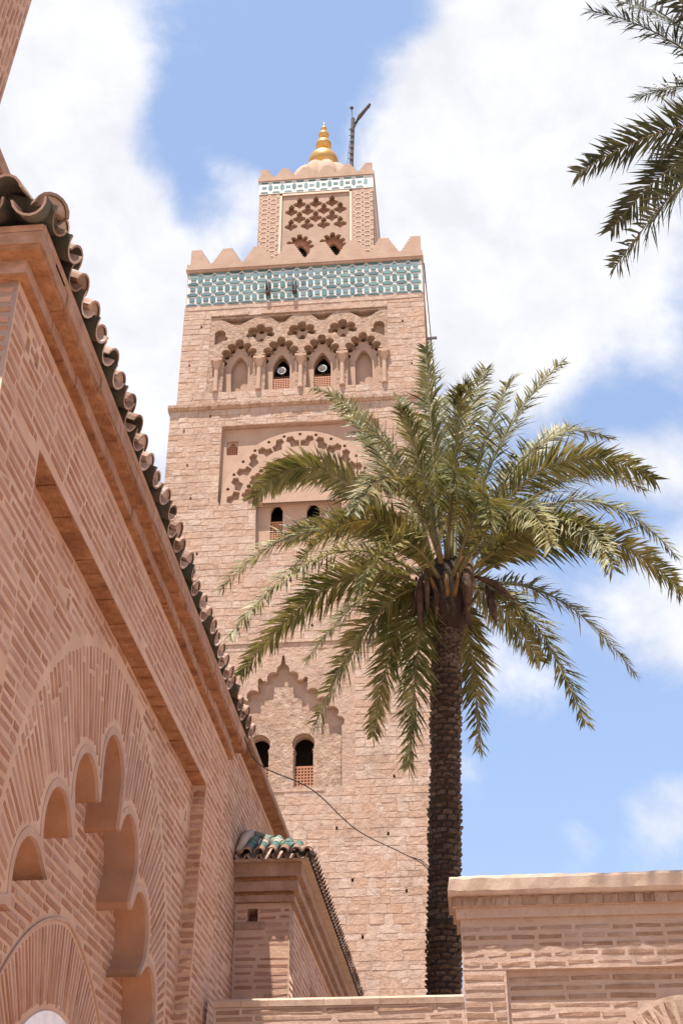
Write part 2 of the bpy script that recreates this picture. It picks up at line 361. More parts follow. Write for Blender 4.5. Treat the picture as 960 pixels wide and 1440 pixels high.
# solid core behind the front chambers, side walls, floors
core = MB(); core.box(XL + .02, XR - .02, D + 2.4, DB, 0, 42.0); core.box(TL + .02, TR - .02, D + 2.4, DB - .1, 42.0, 51.9)
core.box(XL + .02, XL + .9, D + .12, D + 2.4, 0, 42.0); core.box(XR - .9, XR - .02, D + .12, D + 2.4, 0, 42.0)
core.box(TL + .02, TL + .9, D + .12, D + 2.4, 42.0, 51.9); core.box(TR - .9, TR - .02, D + .12, D + 2.4, 42.0, 51.9)
core.build('shaft', M['render'], tower)
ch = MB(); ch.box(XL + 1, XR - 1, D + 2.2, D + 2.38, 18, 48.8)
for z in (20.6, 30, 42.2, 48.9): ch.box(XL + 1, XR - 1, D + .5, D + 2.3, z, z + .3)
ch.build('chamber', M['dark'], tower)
# openings left in the front facing: belfry panel, second storey panel and windows, third storey panel
R_BEL = (-11.90, -2.40, 43.10, 48.50); R_ST2 = (-10.95, -2.95, 36.10, 40.90); R_W2 = (-9.05, -4.85, 33.50, 36.10); R_ST3 = (-10.55, -4.25, 21.45, 28.10)
RECTS = [R_BEL, R_ST2, R_W2, R_ST3]
s2 = [(-10.95, 40.9), (-10.95, 36.1), (-9.05, 36.1), (-9.05, 33.5), (-4.85, 33.5), (-4.85, 36.1), (-2.95, 36.1), (-2.95, 40.9)]
putlogs = [(-5.05, 19.7), (-2.9, 19.4), (-2.2, 17.0), (-4.0, 15.2), (-8.0, 19.0), (-3.2, 24.6), (-2.1, 30.5), (-6.2, 29.3), (-12.6, 38.6), (-12.9, 40.7), (-11.6, 41.6), (-4.6, 41.5), (-12.9, 45.0), (-1.6, 47.2), (-1.2, 44.3), (-1.4, 27.0), (-2.6, 21.9), (-4.4, 17.5), (-1.5, 14.6), (-12.3, 36.6), (-5.9, 17.1), (-2.5, 33.2), (-11.8, 33.4), (-3.4, 29.1), (-9.6, 29.2), (-2.0, 40.2), (-12.4, 47.6)]
def plh(za, zb): return [rect(x - .045, x + .045, z - .085, z + .075) for x, z in putlogs if za < z < zb]
plate('facing_bed', M['render'], tower, rect(XL + .01, XR - .01, 0, 42.0), plh(0, 41.9) + [s2, rect(*R_ST3)], D + .012, D + .45)
plate('facing_bed', M['render'], tower, rect(TL + .01, TR - .01, 42.0, 49.05), plh(42.4, 49) + [rect(*R_BEL)], D + .012, D + .45)
# stone blocks of the front, coursed, with putlog holes left between some of them
P = Pieces('stone_block', M['stone'], wear=.055, nvar=24)
pl = plane_y(D)
zb = sorted(set([10.0, 42.0, 42.32, 49.0] + [z for r in RECTS for z in r[2:]] + [28.42, 28.62]))
rows = []
for a, b in zip(zb, zb[1:]):
    k = max(1, round((b - a) / .36)); ts = [a + (b - a) * (i + (U(-.18, .18) if 0 < i < k else 0)) / k for i in range(k + 1)]
    rows += list(zip(ts, ts[1:]))
for z0, z1 in rows:
    if 42.0 <= z0 < 42.3 or 28.42 <= z0 < 28.6: continue
    lo, hi = (XL, XR) if z1 <= 42.01 else (TL + .004 * (z0 - 42), TR)
    cuts = [(r[0], r[1]) for r in RECTS if r[2] < (z0 + z1) / 2 < r[3]]
    holes_ = [(x - .05, x + .05) for x, z in putlogs if z0 < z + .065 and z1 > z - .075]
    segs = []; x = lo
    for a, b in sorted(cuts + holes_): segs.append((x, a)); x = b
    segs.append((x, hi))
    for a, b in segs:
        q = a
        while q < b - .02:
            l = U(.34, .95); e = min(q + l, b)
            if b - e < .28: e = b
            g_ = U(.003, .013)
            zs_ = [z0 + U(-.02, .02), z1 + U(-.02, .02)]
            if random.random() < .12 and z1 - z0 > .30: zs_.insert(1, z0 + (z1 - z0) * U(.4, .6))
            for za, zc in zip(zs_, zs_[1:]):
                tl_ = U(-.018, .018); ua_ = Vector((cos(tl_), 0, sin(tl_))); va_ = Vector((-sin(tl_), 0, cos(tl_)))
                P.put(pl[3]((q + e) / 2, (za + zc) / 2, U(-.006, .012)), ua_, va_, pl[2], e - q - g_, zc - za - U(.003, .016), .03)
            q = e
P.finish(tower)
# string course between shaft and belfry storey, thin ledge above the third storey
m = MB()
for i in range(26):
    x0 = XL - .10 + i * (XR - XL + .2) / 26; x1 = x0 + (XR - XL + .2) / 26 - .01; j = U(-.02, .03); k = U(-.03, .02)
    m.prism([(D - .20 + j, 42.10), (D - .20 + j, 42.28 + k), (D - .02, 42.36 + k), (D + .3, 42.36), (D + .3, 41.98), (D - .06, 41.98)], 'x', x0, x1)
m.build('string_course', M['rubble'], tower)
box('string_course', M['render'], tower, XR - .02, XR + .12, D - .1, DB + .1, 42.0, 42.3); box('string_course', M['render'], tower, XL - .12, XL + .02, D - .1, DB + .1, 42.0, 42.3)
m = MB(); m.box(XL, XR, D - .07, D + .1, 28.44, 28.58); m.build('ledge', M['stone'], tower)

# ---- belfry: polylobed arcade
lob = [(0, 46.40), (.42, 46.12), (.71, 45.73), (.83, 45.30)]
XS = [-10.28, -8.06, -5.90, -3.72]
holesA = []
for xc in XS:
    cs = [(xc + s_ * dx, z, .225) for dx, z in lob for s_ in ((1, -1) if dx else (1,))]
    holesA.append(star(xc, 45.1, cs, [[(xc - .80, 43.12), (xc + .80, 43.12), (xc + .78, 45.12), (xc + .56, 45.55), (xc + .26, 45.93), (xc, 46.12), (xc - .26, 45.93), (xc - .56, 45.55), (xc - .78, 45.12)]], 260))
for xc in (-9.19, -6.98, -4.80):
    cs = [(xc + dx, z, r) for dx, z, r in ((0, 47.36, .24), (.43, 47.14, .25), (-.43, 47.14, .25), (.60, 46.83, .17), (-.60, 46.83, .17))]
    holesA.append(star(xc, 46.9, cs, [[(xc - .5, 46.95), (xc - .16, 46.36), (xc + .16, 46.36), (xc + .45, 46.95), (xc + .22, 47.02), (xc, 47.12), (xc - .22, 47.02)]], 200))
for sx, x in ((1, -11.36), (-1, -2.86)):
    holesA.append(star(x, 46.9, [(x, 47.02, .30), (x + sx * .26, 46.72, .16)], [[(x - .28, 46.3 if sx > 0 else 46.6), (x + .28, 46.6 if sx > 0 else 46.3), (x + .28, 47.0), (x - .28, 47.0)]], 120))
for xc, w in ((-10.45, .95), (-8.08, .62), (-5.89, .62), (-3.62, .85)):
    holesA.append([(xc - w, 48.08), (xc - .14, 47.60), (xc + .14, 47.60), (xc + w, 48.08)])
plate('polylobed_arcade', M['rubble'], tower, rect(R_BEL[0] - .02, R_BEL[1] + .02, 43.08, 48.22), holesA, D + .02, D + .42)
ops = [arch(x, 43.14, 44.92, .45, .80) for x in XS] + [arch(-6.98, 46.36, 46.80, .19, .22, 8), arch(-9.19, 46.36, 46.75, .15, .2, 8), arch(-4.80, 46.36, 46.75, .15, .2, 8)]
for xc in XS: ops += [circ(xc + s_ * dx * 1.02, z + .03, .165, 12) for dx, z in lob for s_ in ((1, -1) if dx else (1,))]
for xc in (-9.19, -6.98, -4.80): ops += [circ(xc + dx, z, .17, 12) for dx, z in ((0, 47.40), (.45, 47.16), (-.45, 47.16))]
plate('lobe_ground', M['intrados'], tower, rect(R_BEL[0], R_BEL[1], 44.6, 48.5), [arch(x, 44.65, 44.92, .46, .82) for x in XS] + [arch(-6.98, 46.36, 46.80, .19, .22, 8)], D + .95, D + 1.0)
plate('arcade_wall', M['smooth'], tower, rect(R_BEL[0] - .1, R_BEL[1] + .1, 42.9, 48.6), ops, D + .43, D + .70)
for x in (XS[0], XS[3]): box('blind_panel', M['smooth'], tower, x - .6, x + .6, D + .78, D + .9, 43.0, 46.0)
for x in (-9.19, -4.80): box('blind_panel', M['intrados'], tower, x - .3, x + .3, D + .72, D + .80, 46.2, 47.2)
m = MB()
for i in range(14):
    x0 = R_BEL[0] + i * .679; m.box(x0, x0 + .672, D - .05 + U(-.03, .02), D + .3, 48.26 + U(-.02, .02), 48.52 + U(-.03, .03))
m.build('panel_lintel', M['stone'], tower)
for i, x in enumerate((-11.42, -9.17, -6.98, -4.81, -2.62)):
    m = MB(); m.lathe([(.16, 43.10), (.16, 43.22), (.125, 43.26), (.118, 44.6), (.13, 44.66), (.17, 44.75), (.25, 44.97), (.27, 45.0), (.27, 45.1)], x, D - .02, 14)
    m.box(x - .30, x + .30, D - .26, D + .1, 45.06, 45.20); m.build('colonnette', M['smooth'], tower)
def grille(x0, x1, z0, z1, y, cell=.115):
    hs = []; nx = max(2, int((x1 - x0) / cell)); nz = max(2, int((z1 - z0) / cell)); cx, cz = (x1 - x0) / nx, (z1 - z0) / nz
    for i in range(nx):
        for j in range(nz): hs.append(rect(x0 + (i + .22) * cx, x0 + (i + .78) * cx, z0 + (j + .22) * cz, z0 + (j + .78) * cz))
    return plate('window_grille', M['grille'], tower, rect(x0 - .02, x1 + .02, z0 - .02, z1 + .06), hs, y, y + .05)
for x in (XS[1], XS[2]): grille(x - .45, x + .45, 43.14, 44.10, D + .50)

# ---- second storey: interlaced arch in a sunk panel
A0x, A0z = -6.95, 36.14
ho = []
NB = 14
for k in range(NB):
    a = pi * (k + .5) / NB; flip = 1 if k % 2 else -1
    loc = [(-.31, -.26), (-.33, .05), (-.12, .10), (-.02, .34), (.26, .32), (.33, .08), (.16, -.02), (.10, -.27)]
    ho.append([(A0x + cos(a) * (3.24 + q) - sin(a) * p * flip, (A0z + sin(a) * (3.24 + q) + cos(a) * p * flip)) for p, q in loc])
    b_ = pi * k / NB
    if k: ho.append(circ(A0x + cos(b_) * 3.62, A0z + .02 + sin(b_) * 3.62, .085, 10))
for k in range(8):
    a = pi * (k + .5) / 8
    cl = [(-.36, -.12, .14), (-.25, .14, .14), (0, .25, .14), (.25, .14, .14), (.36, -.12, .14)]
    cc = [(A0x + cos(a) * (2.50 + q) - sin(a) * p, A0z + sin(a) * (2.50 + q) + cos(a) * p, r) for p, q, r in cl]
    ho.append(star(A0x + cos(a) * 2.46, A0z + sin(a) * 2.46, cc, [circ(A0x + cos(a) * 2.46, A0z + sin(a) * 2.46, .22, 12)], 90))
    if k:
        b_ = pi * k / 8; ho.append(circ(A0x + cos(b_) * 2.70, A0z + sin(b_) * 2.70, .12, 10)); ho.append(circ(A0x + cos(b_) * 2.28, A0z + sin(b_) * 2.28, .10, 10))
ring = [(A0x + 3.86 * cos(pi * i / 48), A0z + .0 + 4.22 * sin(pi * i / 48) ** .95) for i in range(49)] + [(A0x + 1.80 * cos(pi * (48 - i) / 48), A0z + 1.80 * sin(pi * (48 - i) / 48)) for i in range(49)]
plate('interlaced_arch', M['smooth'], tower, ring, [[(x, A0z + (z - A0z) * 1.11) if hypot(x - A0x, z - A0z) > 2.9 else (x, z) for x, z in h] for h in ho], D + .04, D + .325)
plate('panel_wall', M['smooth'], tower, [(x + (.08 if x > -7 else -.08), z + (.1 if z > 37 else 0)) for x, z in s2], [arch(-8.07, 33.9, 35.9, .30, .42), arch(-6.28, 33.9, 35.9, .32, .42), star(-10.43, 39.6, [(-10.43, 40.0, .11), (-10.53, 39.85, .10), (-10.33, 39.85, .10)], [rect(-10.70, -10.16, 39.33, 39.85)], 80)], D + .46, D + .70)
m = MB(); m.box(R_ST2[0] + .02, R_ST2[1] - .02, D + .27, D + .455, R_W2[3], R_ST2[3]); m.build('panel_ground', M['intrados'], tower) if False else None
plate('panel_ground', M['smooth'], tower, rect(R_ST2[0], R_ST2[1], 36.12, 40.88), [rect(-10.72, -10.14, 39.3, 40.15), circ(A0x, A0z + .02, .01, 4) if False else rect(-8.5, -5.8, 36.13, 36.45)], D + .33, D + .45)
for x in (-8.07, -6.28): grille(x - .31, x + .31, 33.9, 35.25, D + .5)
grille(-10.69, -10.17, 39.33, 39.95, D + .5, .09)

# ---- third storey: scalloped gable arch with twin horseshoe windows
GX = -7.49
sc = [(0, 27.08, .30), (.44, 26.74, .27), (.84, 26.30, .29), (1.34, 25.88, .28), (1.80, 25.45, .28), (2.22, 24.97, .29), (2.52, 24.52, .25)]
cs = [(GX + s_ * dx, z, r) for dx, z, r in sc for s_ in ((1, -1) if dx else (1,))] + [(GX, 27.72, .10), (GX, 27.55, .10), (GX, 27.40, .10)]
cs += [(GX + s_ * 1.03, z, .10) for s_ in (1, -1) for z in (26.63, 26.50)]
go_ = [(GX, 27.2), (GX - .4, 26.78), (GX - .8, 26.32), (GX - 1.3, 25.9), (GX - 1.75, 25.45), (GX - 2.2, 24.97), (GX - 2.65, 24.45), (GX - 2.65, 21.5), (GX + 2.65, 21.5), (GX + 2.65, 24.45), (GX + 2.2, 24.97), (GX + 1.75, 25.45), (GX + 1.3, 25.9), (GX + .8, 26.32), (GX + .4, 26.78)]
plate('scalloped_arch', M['render'], tower, rect(R_ST3[0] - .02, R_ST3[1] + .02, 21.43, 28.12), [star(GX, 24.2, cs, [go_], 420)], D + .01, D + .36)
wn = [arch(x, 21.62, 23.28, .40, 1.0, 18, .09) for x in (-8.47, -6.52)]
plate('window_wall', M['render'], tower, rect(R_ST3[0] - .1, R_ST3[1] + .1, 21.3, 28.2), wn, D + .37, D + .7)
tpoly = [(GX - 2.62, 21.5), (GX + 2.62, 21.5), (GX + 2.62, 23.9), (GX + 1.75, 23.95), (GX + 1.75, 25.05), (GX + .85, 25.07), (GX + .85, 25.65), (GX + .5, 25.7), (GX + .45, 26.25), (GX - .38, 26.28), (GX - .42, 25.7), (GX - .8, 25.62), (GX - .8, 25.05), (GX - 1.75, 25.05), (GX - 1.75, 23.95), (GX - 2.62, 23.9)]
plate('window_surround', M['rubble'], tower, tpoly, [arch(x, 21.60, 23.24, .44, 1.0, 18, .12) for x in (-8.47, -6.52)], D + .10, D + .365)
for x in (-8.47, -6.52): grille(x - .42, x + .42, 21.62, 22.58, D + .42, .125)
box('sill', M['stone'], tower, -9.3, -5.6, D - .03, D + .3, 21.34, 21.47)

# ---- tile band
box('band_bed', M['whitetile'], tower, TL + .08, TR - .05, D - .02, D + 2.6, 49.10, 51.46)
box('band_bed', M['whitetile'], tower, TR - .3, TR - .02, D + .02, DB - .3, 49.12, 51.44)
def prism_mesh(name, poly, y0, y1, mat):
    b = MB(); b.prism(poly, 'y', y0, y1); me = mesh(name, b.v, b.f); me.materials.append(mat); return me
pw = (TR - TL - .17) / 16.8; ph = (51.44 - 49.12) / 3
sq = prism_mesh('glazed_tile', rect(-.135, .135, -.115, .115), -.05, .03, M['teal'])
vh = prism_mesh('glazed_tile', [(-.13, -.15), (0, -.285), (.13, -.15), (.13, .15), (0, .285), (-.13, .15)], -.05, .03, M['teal'])
hh = prism_mesh('glazed_tile', [(-.295, 0), (-.19, -.098), (.19, -.098), (.295, 0), (.19, .098), (-.19, .098)], -.05, .03, M['teal'])
hb = prism_mesh('glazed_tile', [(-.31, 0), (.31, 0), (.20, .10), (-.20, .10)], -.05, .03, M['teal'])
def tile_at(me, x, z, flip=1):
    o = bpy.data.objects.new('glazed_tile', me); COL.objects.link(o); o.parent = tower; o.matrix_parent_inverse = Matrix.Translation(-tower.location)
    o.location = (x, D - .02 + U(-.006, .006), z); o.scale = (1, 1, flip)
x0 = TL + .08
for i in range(17):
    x = x0 + (i + .40) * pw
    for r in range(3): tile_at(sq, x, 49.12 + (r + .5) * ph)
    for r in (1, 2): tile_at(hh, x, 49.12 + r * ph)
    tile_at(hb, x, 49.135); tile_at(hb, x, 51.43, -1)
    if i < 16:
        for r in range(3): tile_at(vh, x + .5 * pw, 49.12 + (r + .5) * ph)
for x in (-8.86, -7.41):
    m = MB(); m.box(x - .10, x - .05, D - .40, D, 49.55, 50.3); m.box(x + .05, x + .10, D - .40, D, 49.55, 50.3); m.box(x - .10, x + .10, D - .40, D, 49.5, 49.56)
    m.build('water_spout', M['wood'], tower)
m = MB(); m.box(TL + .1, TR - .1, D - .03, D + .3, 48.78, 49.09); m.build('band_sill', M['stone'], tower)
# ---- parapet with stepped merlons
m = MB(); m.box(TL - .02, TR + .02, D - .14, DB - .05, 51.47, 52.08); m.build('parapet', M['merlon'], tower)
m = MB(); m.box(TL - .06, TR + .06, D - .20, DB, 51.62, 51.70); m.build('parapet_drip', M['merlon'], tower)
def stepped(w0, w1, h, n, half=0):
    pts = []; hs = h / n; R_ = []
    for i in range(n): wv = w0 + (w1 - w0) * i / (n - 1); R_ += [(wv / 2, i * hs), (wv / 2, (i + 1) * hs)]
    if half == 0: return R_ + [(-x, z) for x, z in reversed(R_)]
    return R_ + [(-w1 / 2, h), (-w1 / 2, 0)]
def merlons(xa, xb, ya, yb, z, n, w0, w1, h, t, mat, steps):
    full = stepped(w0, w1, h, steps); hl = stepped(w0, w1, h, steps, 1)
    b1 = MB(); b1.prism(full, 'y', 0, t); me = mesh('merlon', b1.v, b1.f); me.materials.append(mat)
    b2 = MB(); b2.prism(hl, 'y', 0, t); me2 = mesh('merlon', b2.v, b2.f); me2.materials.append(mat)
    def putm(me_, loc, rz, sx=1):
        o = bpy.data.objects.new('merlon', me_); COL.objects.link(o); o.parent = tower; o.matrix_parent_inverse = Matrix.Translation(-tower.location)
        o.location = loc; o.rotation_euler = (0, 0, rz); o.scale = (sx, 1, 1)
    c0, c1 = xa + w1 / 2, xb - w1 / 2; sp = (c1 - c0) / (n - 1)
    for i in range(n):
        me_ = me2 if i in (0, n - 1) else me
        putm(me_, (c0 + i * sp, ya, z), 0, -1 if i == n - 1 else 1); putm(me_, (c0 + i * sp, yb - t, z), 0, -1 if i == n - 1 else 1)
    d0, d1 = ya + w1 / 2, yb - w1 / 2; sp = (d1 - d0) / (n - 1)
    for i in range(1, n - 1):
        putm(me, (xb, d0 + i * sp, z), pi / 2); putm(me, (xa + t, d0 + i * sp, z), pi / 2)
merlons(TL + .14, TR - .04, D - .06, DB - .15, 52.08, 8, 1.62, .58, 1.14, .38, M['merlon'], 7)

# ---- lantern
LX0, LX1, LY, LZ = -10.13, -3.23, D + 2.98, 61.80
m = MB(); m.box(LX0, LX1, LY + 1.3, LY + 6.9, 51.9, 61.75); m.box(LX0, LX0 + .7, LY + .1, LY + 1.3, 51.9, 61.75); m.box(LX1 - .7, LX1, LY + .1, LY + 1.3, 51.9, 61.75); m.box(LX0, LX1, LY + .3, LY + 1.3, 60.4, 61.75)
m.build('lantern_body', M['merlon'], tower)
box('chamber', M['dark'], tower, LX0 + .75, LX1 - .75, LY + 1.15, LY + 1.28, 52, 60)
plate('lantern_front', M['merlon'], tower, rect(LX0, LX1, 51.9, 60.42), [rect(-8.72, -4.64, 52.4, 60.22)], LY, LY + .4)
fl = [(0, .33), (.10, .17), (.075, .06), (.21, -.03), (.20, -.14), (.09, -.20), (0, -.31), (-.09, -.20), (-.20, -.14), (-.21, -.03), (-.075, .06), (-.10, .17)]
hs = []
for j in range(5):
    for i in range(-2, 3):
        x = XC + .24 + i * .98 + (.49 if j % 2 else 0); z = 59.60 - j * .60
        pg = [(x + a * 1.08, z + b * 1.12) for a, b in [(c_ * 1.72, d_ * 1.42) for c_,d_ in fl]]
        if x - .30 > -8.68 and x + .30 < -4.68 and not (j == 4 and False): hs.append(pg)
wl = []
for x in (-7.62, -5.66):
    cs = [(x + s_ * dx, z, .155) for dx, z in ((0, 56.86), (.36, 56.66), (.60, 56.34), (.72, 55.98)) for s_ in ((1, -1) if dx else (1,))]
    wl.append(star(x, 55.9, cs, [[(x - .62, 54.0), (x + .62, 54.0), (x + .62, 56.0), (x + .5, 56.34), (x + .28, 56.62), (x, 56.78), (x - .28, 56.62), (x - .5, 56.34), (x - .62, 56.0)]], 160))
hs = [h for h in hs if min(q for _, q in h) > 57.02]
plate('sebka_panel', M['merlon'], tower, rect(-8.70, -4.66, 53.9, 60.20), hs + wl, LY + .06, LY + .30)
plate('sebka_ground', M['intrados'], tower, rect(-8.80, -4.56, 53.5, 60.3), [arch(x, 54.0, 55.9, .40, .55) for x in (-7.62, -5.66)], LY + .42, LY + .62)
m = MB()
for a, b, c, d in ((-8.86, -8.72, 52.4, 60.36), (-4.64, -4.50, 52.4, 60.36), (-8.86, -4.50, 60.23, 60.36)): m.box(a, b, LY - .04, LY + .1, c, d)
m.build('panel_frame', M['strap'], tower)
# strapwork on the lantern's corner piers
def strapwork(xa, xb, z0, z1, flip=False):
    b = MB(); n = 2; cw = (xb - xa) / n; chh = .78; rows_ = int((z1 - z0) / chh); y = LY
    def bar(p, q, w=.045):
        dx, dz = q[0] - p[0], q[1] - p[1]; l = hypot(dx, dz); nx, nz = -dz / l * w / 2, dx / l * w / 2
        b.prism([(p[0] + nx, p[1] + nz), (q[0] + nx, q[1] + nz), (q[0] - nx, q[1] - nz), (p[0] - nx, p[1] - nz)], 'y', y - .028, y + .02)
    for j in range(rows_):
        for i in range(n):
            cx, cz = xa + (i + .5) * cw, z0 + (j + .5) * chh; o8 = circ(cx, cz, .19, 8, .20)
            for k in range(8): bar(o8[k], o8[(k + 1) % 8])
            bar((cx - cw / 2, cz - chh / 2), (cx - .13, cz - .15)); bar((cx + cw / 2, cz - chh / 2), (cx + .13, cz - .15))
            bar((cx - cw / 2, cz + chh / 2), (cx - .13, cz + .15)); bar((cx + cw / 2, cz + chh / 2), (cx + .13, cz + .15))
            bar((cx - cw / 2, cz + .1), (cx - .19, cz)); bar((cx - cw / 2, cz - .1), (cx - .19, cz)); bar((cx + cw / 2, cz + .1), (cx + .19, cz)); bar((cx + cw / 2, cz - .1), (cx + .19, cz))
            o4 = circ(cx + cw / 2, cz + chh / 2, .10, 6, .11)
            for k in range(6): bar(o4[k], o4[(k + 1) % 6])
    b.build('strapwork', M['strap'], tower)
strapwork(LX0 + .10, -8.98, 53.2, 60.3); strapwork(-4.38, LX1 - .10, 53.2, 60.3)
box('lantern_band_bed', M['whitetile'], tower, LX0 - .03, LX1 + .03, LY - .04, LY + 6.93, 60.45, 61.50)
m = MB(); pw2 = 6.9 / 9.5
for i in range(10):
    x = LX0 + (i + .55) * pw2 - .1
    if x < LX1 - .2:
        m.prism(rect(x - .14, x + .14, 60.87, 61.07), 'y', LY - .055, LY)
        for s_ in (0, 1):
            zz = 60.52 if s_ == 0 else 61.43; sg = 1 if s_ == 0 else -1
            m.prism([(x - .24, zz), (x + .24, zz), (x + .17, zz + sg * .12), (x - .17, zz + sg * .12)], 'y', LY - .055, LY)
    xv = x + pw2 / 2
    if xv < LX1 - .1: m.prism([(xv - .12, 60.84), (xv, 60.70), (xv + .12, 60.84), (xv + .12, 61.1), (xv, 61.24), (xv - .12, 61.1)], 'y', LY - .055, LY)
m.build('lantern_band_tiles', M['teal'], tower)
m = MB(); m.box(LX0 - .10, LX1 + .10, LY - .12, LY + 7.0, 61.51, 61.84); m.build('lantern_parapet', M['merlon'], tower)
merlons(LX0 + .02, LX1 - .02, LY - .04, LY + 6.92, 61.84, 6, 1.16, .44, .74, .28, M['merlon'], 5)
CX, CY = -6.62, LY + 3.45
prof = [(2.2, 61.7), (2.2, 63.2)] + [(2.2 * cos(a), 63.2 + 2.75 * sin(a)) for a in [pi / 2 * i / 12 for i in range(1, 12)]] + [(.25, 65.98)]
m = MB(); m.lathe(prof, CX, CY, 96, lambda a: 1 + .13 * abs(sin(a * 6))); m.build('ribbed_dome', M['smooth'], tower, True)
def ball(r, zc, n=12, a0=-.46 * pi, a1=.46 * pi): return [(r * cos(a), zc + r * .93 * sin(a)) for a in [a0 + (a1 - a0) * i / n for i in range(n + 1)]]
m = MB(); m.lathe([(.3, 65.6)] + ball(.98, 66.70) + [(.12, 67.85)] + ball(.53, 68.33) + [(.08, 68.95)] + ball(.35, 69.30) + [(.06, 69.70)] + ball(.20, 69.92, 8) + [(.05, 70.15), (.03, 70.45), (.01, 70.6)], CX, CY, 28)
m.build('gilded_finial', M['gold'], tower, True)
fx, fy = -4.78, LY + 3.1
m = MB(); m.tube([(fx, fy, 62), (fx + .02, fy, 66), (fx + .14, fy, 70.3)], .13, 8); m.tube([(fx + .06, fy, 69.2), (fx + .6, fy, 70.5), (fx + 1.28, fy, 71.6)], [.17, .15, .10], 6)
m.tube([(fx + .10, fy - .05, 70.2), (fx + .06, fy - .05, 71.3)], .03, 5); m.lathe([(.02, 71.25), (.13, 71.28), (.13, 71.34), (.02, 71.4)], fx + .06, fy - .05, 8)
for i in range(12): m.box(fx - .22 + .01 * i, fx + .1 + .01 * i, fy - .17, fy - .13, 63.0 + i * .55, 63.06 + i * .55)
m.tube([(fx - .55, fy, 62), (fx - .1, fy, 68.0)], .018, 4); m.tube([(fx + 1.24, fy, 71.6), (fx + 1.24, fy, 71.2)], .025, 5)
m.build('flag_gallows', M['wood'], tower)
# ---- pale strip, dark cable and pegs down the right flank
m = MB(); m.add([(TR - .02, D + .30, 51.4), (TR + .05, D + .30, 51.4), (-.06, D + .30, 42.4), (XR - .05, D + .30, 42.4), (TR - .02, D + .38, 51.4), (TR + .05, D + .38, 51.4), (-.06, D + .38, 42.4), (XR - .05, D + .38, 42.4)], [(0, 1, 2, 3), (7, 6, 5, 4), (0, 4, 5, 1), (1, 5, 6, 2), (2, 6, 7, 3), (3, 7, 4, 0)])
m.build('flank_strip', M['white'], tower)
m = MB(); m.tube([(TR + .08, D + .34, 51.5), (-.03, D + .34, 42.3)], .035, 6); m.build('flank_cable', M['rubber'], tower)
for x, z in ((-.2, 46.1), (-.1, 43.5)):
    m = MB(); m.box(x - .2, x + .36, D + .2, D + .3, z - .06, z + .06); m.build('timber_peg', M['wood'], tower)
# ---- horn loudspeakers in the two open belfry arches
for x in (XS[1] + .0, XS[2] + .0):
    t = thing('loudspeaker', 'round pale grey horn loudspeaker inside an open belfry arch', 'loudspeaker', (x, D + .9, 43.14), 'loudspeakers in the belfry')
    m = MB(); b = len(m.v); prof = [(.04, 0), (.06, .10), (.12, .22), (.24, .32), (.235, .335), (.11, .235), (.02, .12)]
    for r, w in prof: m.v += [Vector((x + r * cos(2 * pi * k / 18), D + .85 - w, 44.72 + r * sin(2 * pi * k / 18))) for k in range(18)]
    for i in range(len(prof) - 1):
        for k in range(18): m.f.append([i * 18 + k, i * 18 + (k + 1) % 18, i * 18 + 18 + (k + 1) % 18, i * 18 + 18 + k])
    m.build('horn', M['horn'], t, True)
    m = MB(); m.tube([(x, D + .80, 44.72), (x, D + 1.05, 44.72)], .09, 10); m.build('driver', M['wood'], t)
    m = MB(); m.tube([(x, D + .9, 43.1), (x, D + .9, 44.68)], .03, 6); m.build('bracket', M['wood'], t)

# =================================================================== large brick portal pavilion (left)
XW = -2.25; Y0, ZT = 5.163, 6.515
def yend(z): return 12.12 - .16 * (ZT - z)
PY0, PZ1 = 5.838, 5.858
def py1(z): return 11.13 - .11 * (PZ1 - z)
pav = thing('brick_pavilion', 'large shaded brick portal pavilion with polylobed blind arch and tiled eaves', 'building', (-4, 8.5, 0))
wall_poly = [(Y0, 0), (yend(0), 0), (yend(ZT), ZT), (Y0, ZT)]
panel = [(PY0, .2), (py1(.2), .2), (py1(PZ1), PZ1), (PY0, PZ1)]
X2 = XW - .127; X3 = X2 - .25
HOLES = ((5.43, 6.29, XW), (5.59, 6.31, XW), (7.05, 5.52, X2), (9.50, 5.76, X2), (10.90, 5.50, X2))
def hrect(x): return [rect(y - .03, y + .03, z - .06, z + .04) for y, z, q in HOLES if q == x]
plate('wall', M['mortar'], pav, wall_poly, [panel] + hrect(XW), XW, X3 - .02, 'x')
m = MB(); m.box(-7.5, X3 - .03, Y0 + .01, 11.0, 0, ZT - .01); m.build('wall', M['mortar'], pav)
box('wall', M['mortar'], pav, -7.5, XW - .39, Y0 + .001, Y0 + .05, 0, ZT - .005)
# polylobed arch in the sunk panel
YC = 8.48
LB = [(0, 4.93), (.585, 4.56), (1.09, 4.14), (1.50, 3.70), (1.80, 3.24), (1.98, 2.70), (2.02, 2.1)]
def lobes(dr): return [(YC + s_ * a, z, .285 + dr) for a, z in LB for s_ in ((1, -1) if a else (1,))]
inner = [(YC - 1.90, .25), (YC + 1.90, .25), (YC + 1.90, 2.6), (YC + 1.68, 3.20), (YC + 1.40, 3.62), (YC + 1.0, 4.05), (YC + .5, 4.48), (YC, 4.85), (YC - .5, 4.48), (YC - 1.0, 4.05), (YC - 1.40, 3.62), (YC - 1.68, 3.2), (YC - 1.90, 2.6)]
inner2 = [(y + (.03 if y > YC else -.03 if y < YC else 0), z + (.02 if z > 1 else -.01)) for y, z in inner]
hole = star(YC, 3.0, lobes(0), [inner], 520); hole2 = star(YC, 3.0, lobes(.052), [inner2], 520); hole3 = star(YC, 3.0, lobes(.072), [inner2], 360)
panel_in = [(PY0 - .05, .15), (py1(.2) + .05, .15), (py1(PZ1) + .05, PZ1 + .05), (PY0 - .05, PZ1 + .05)]
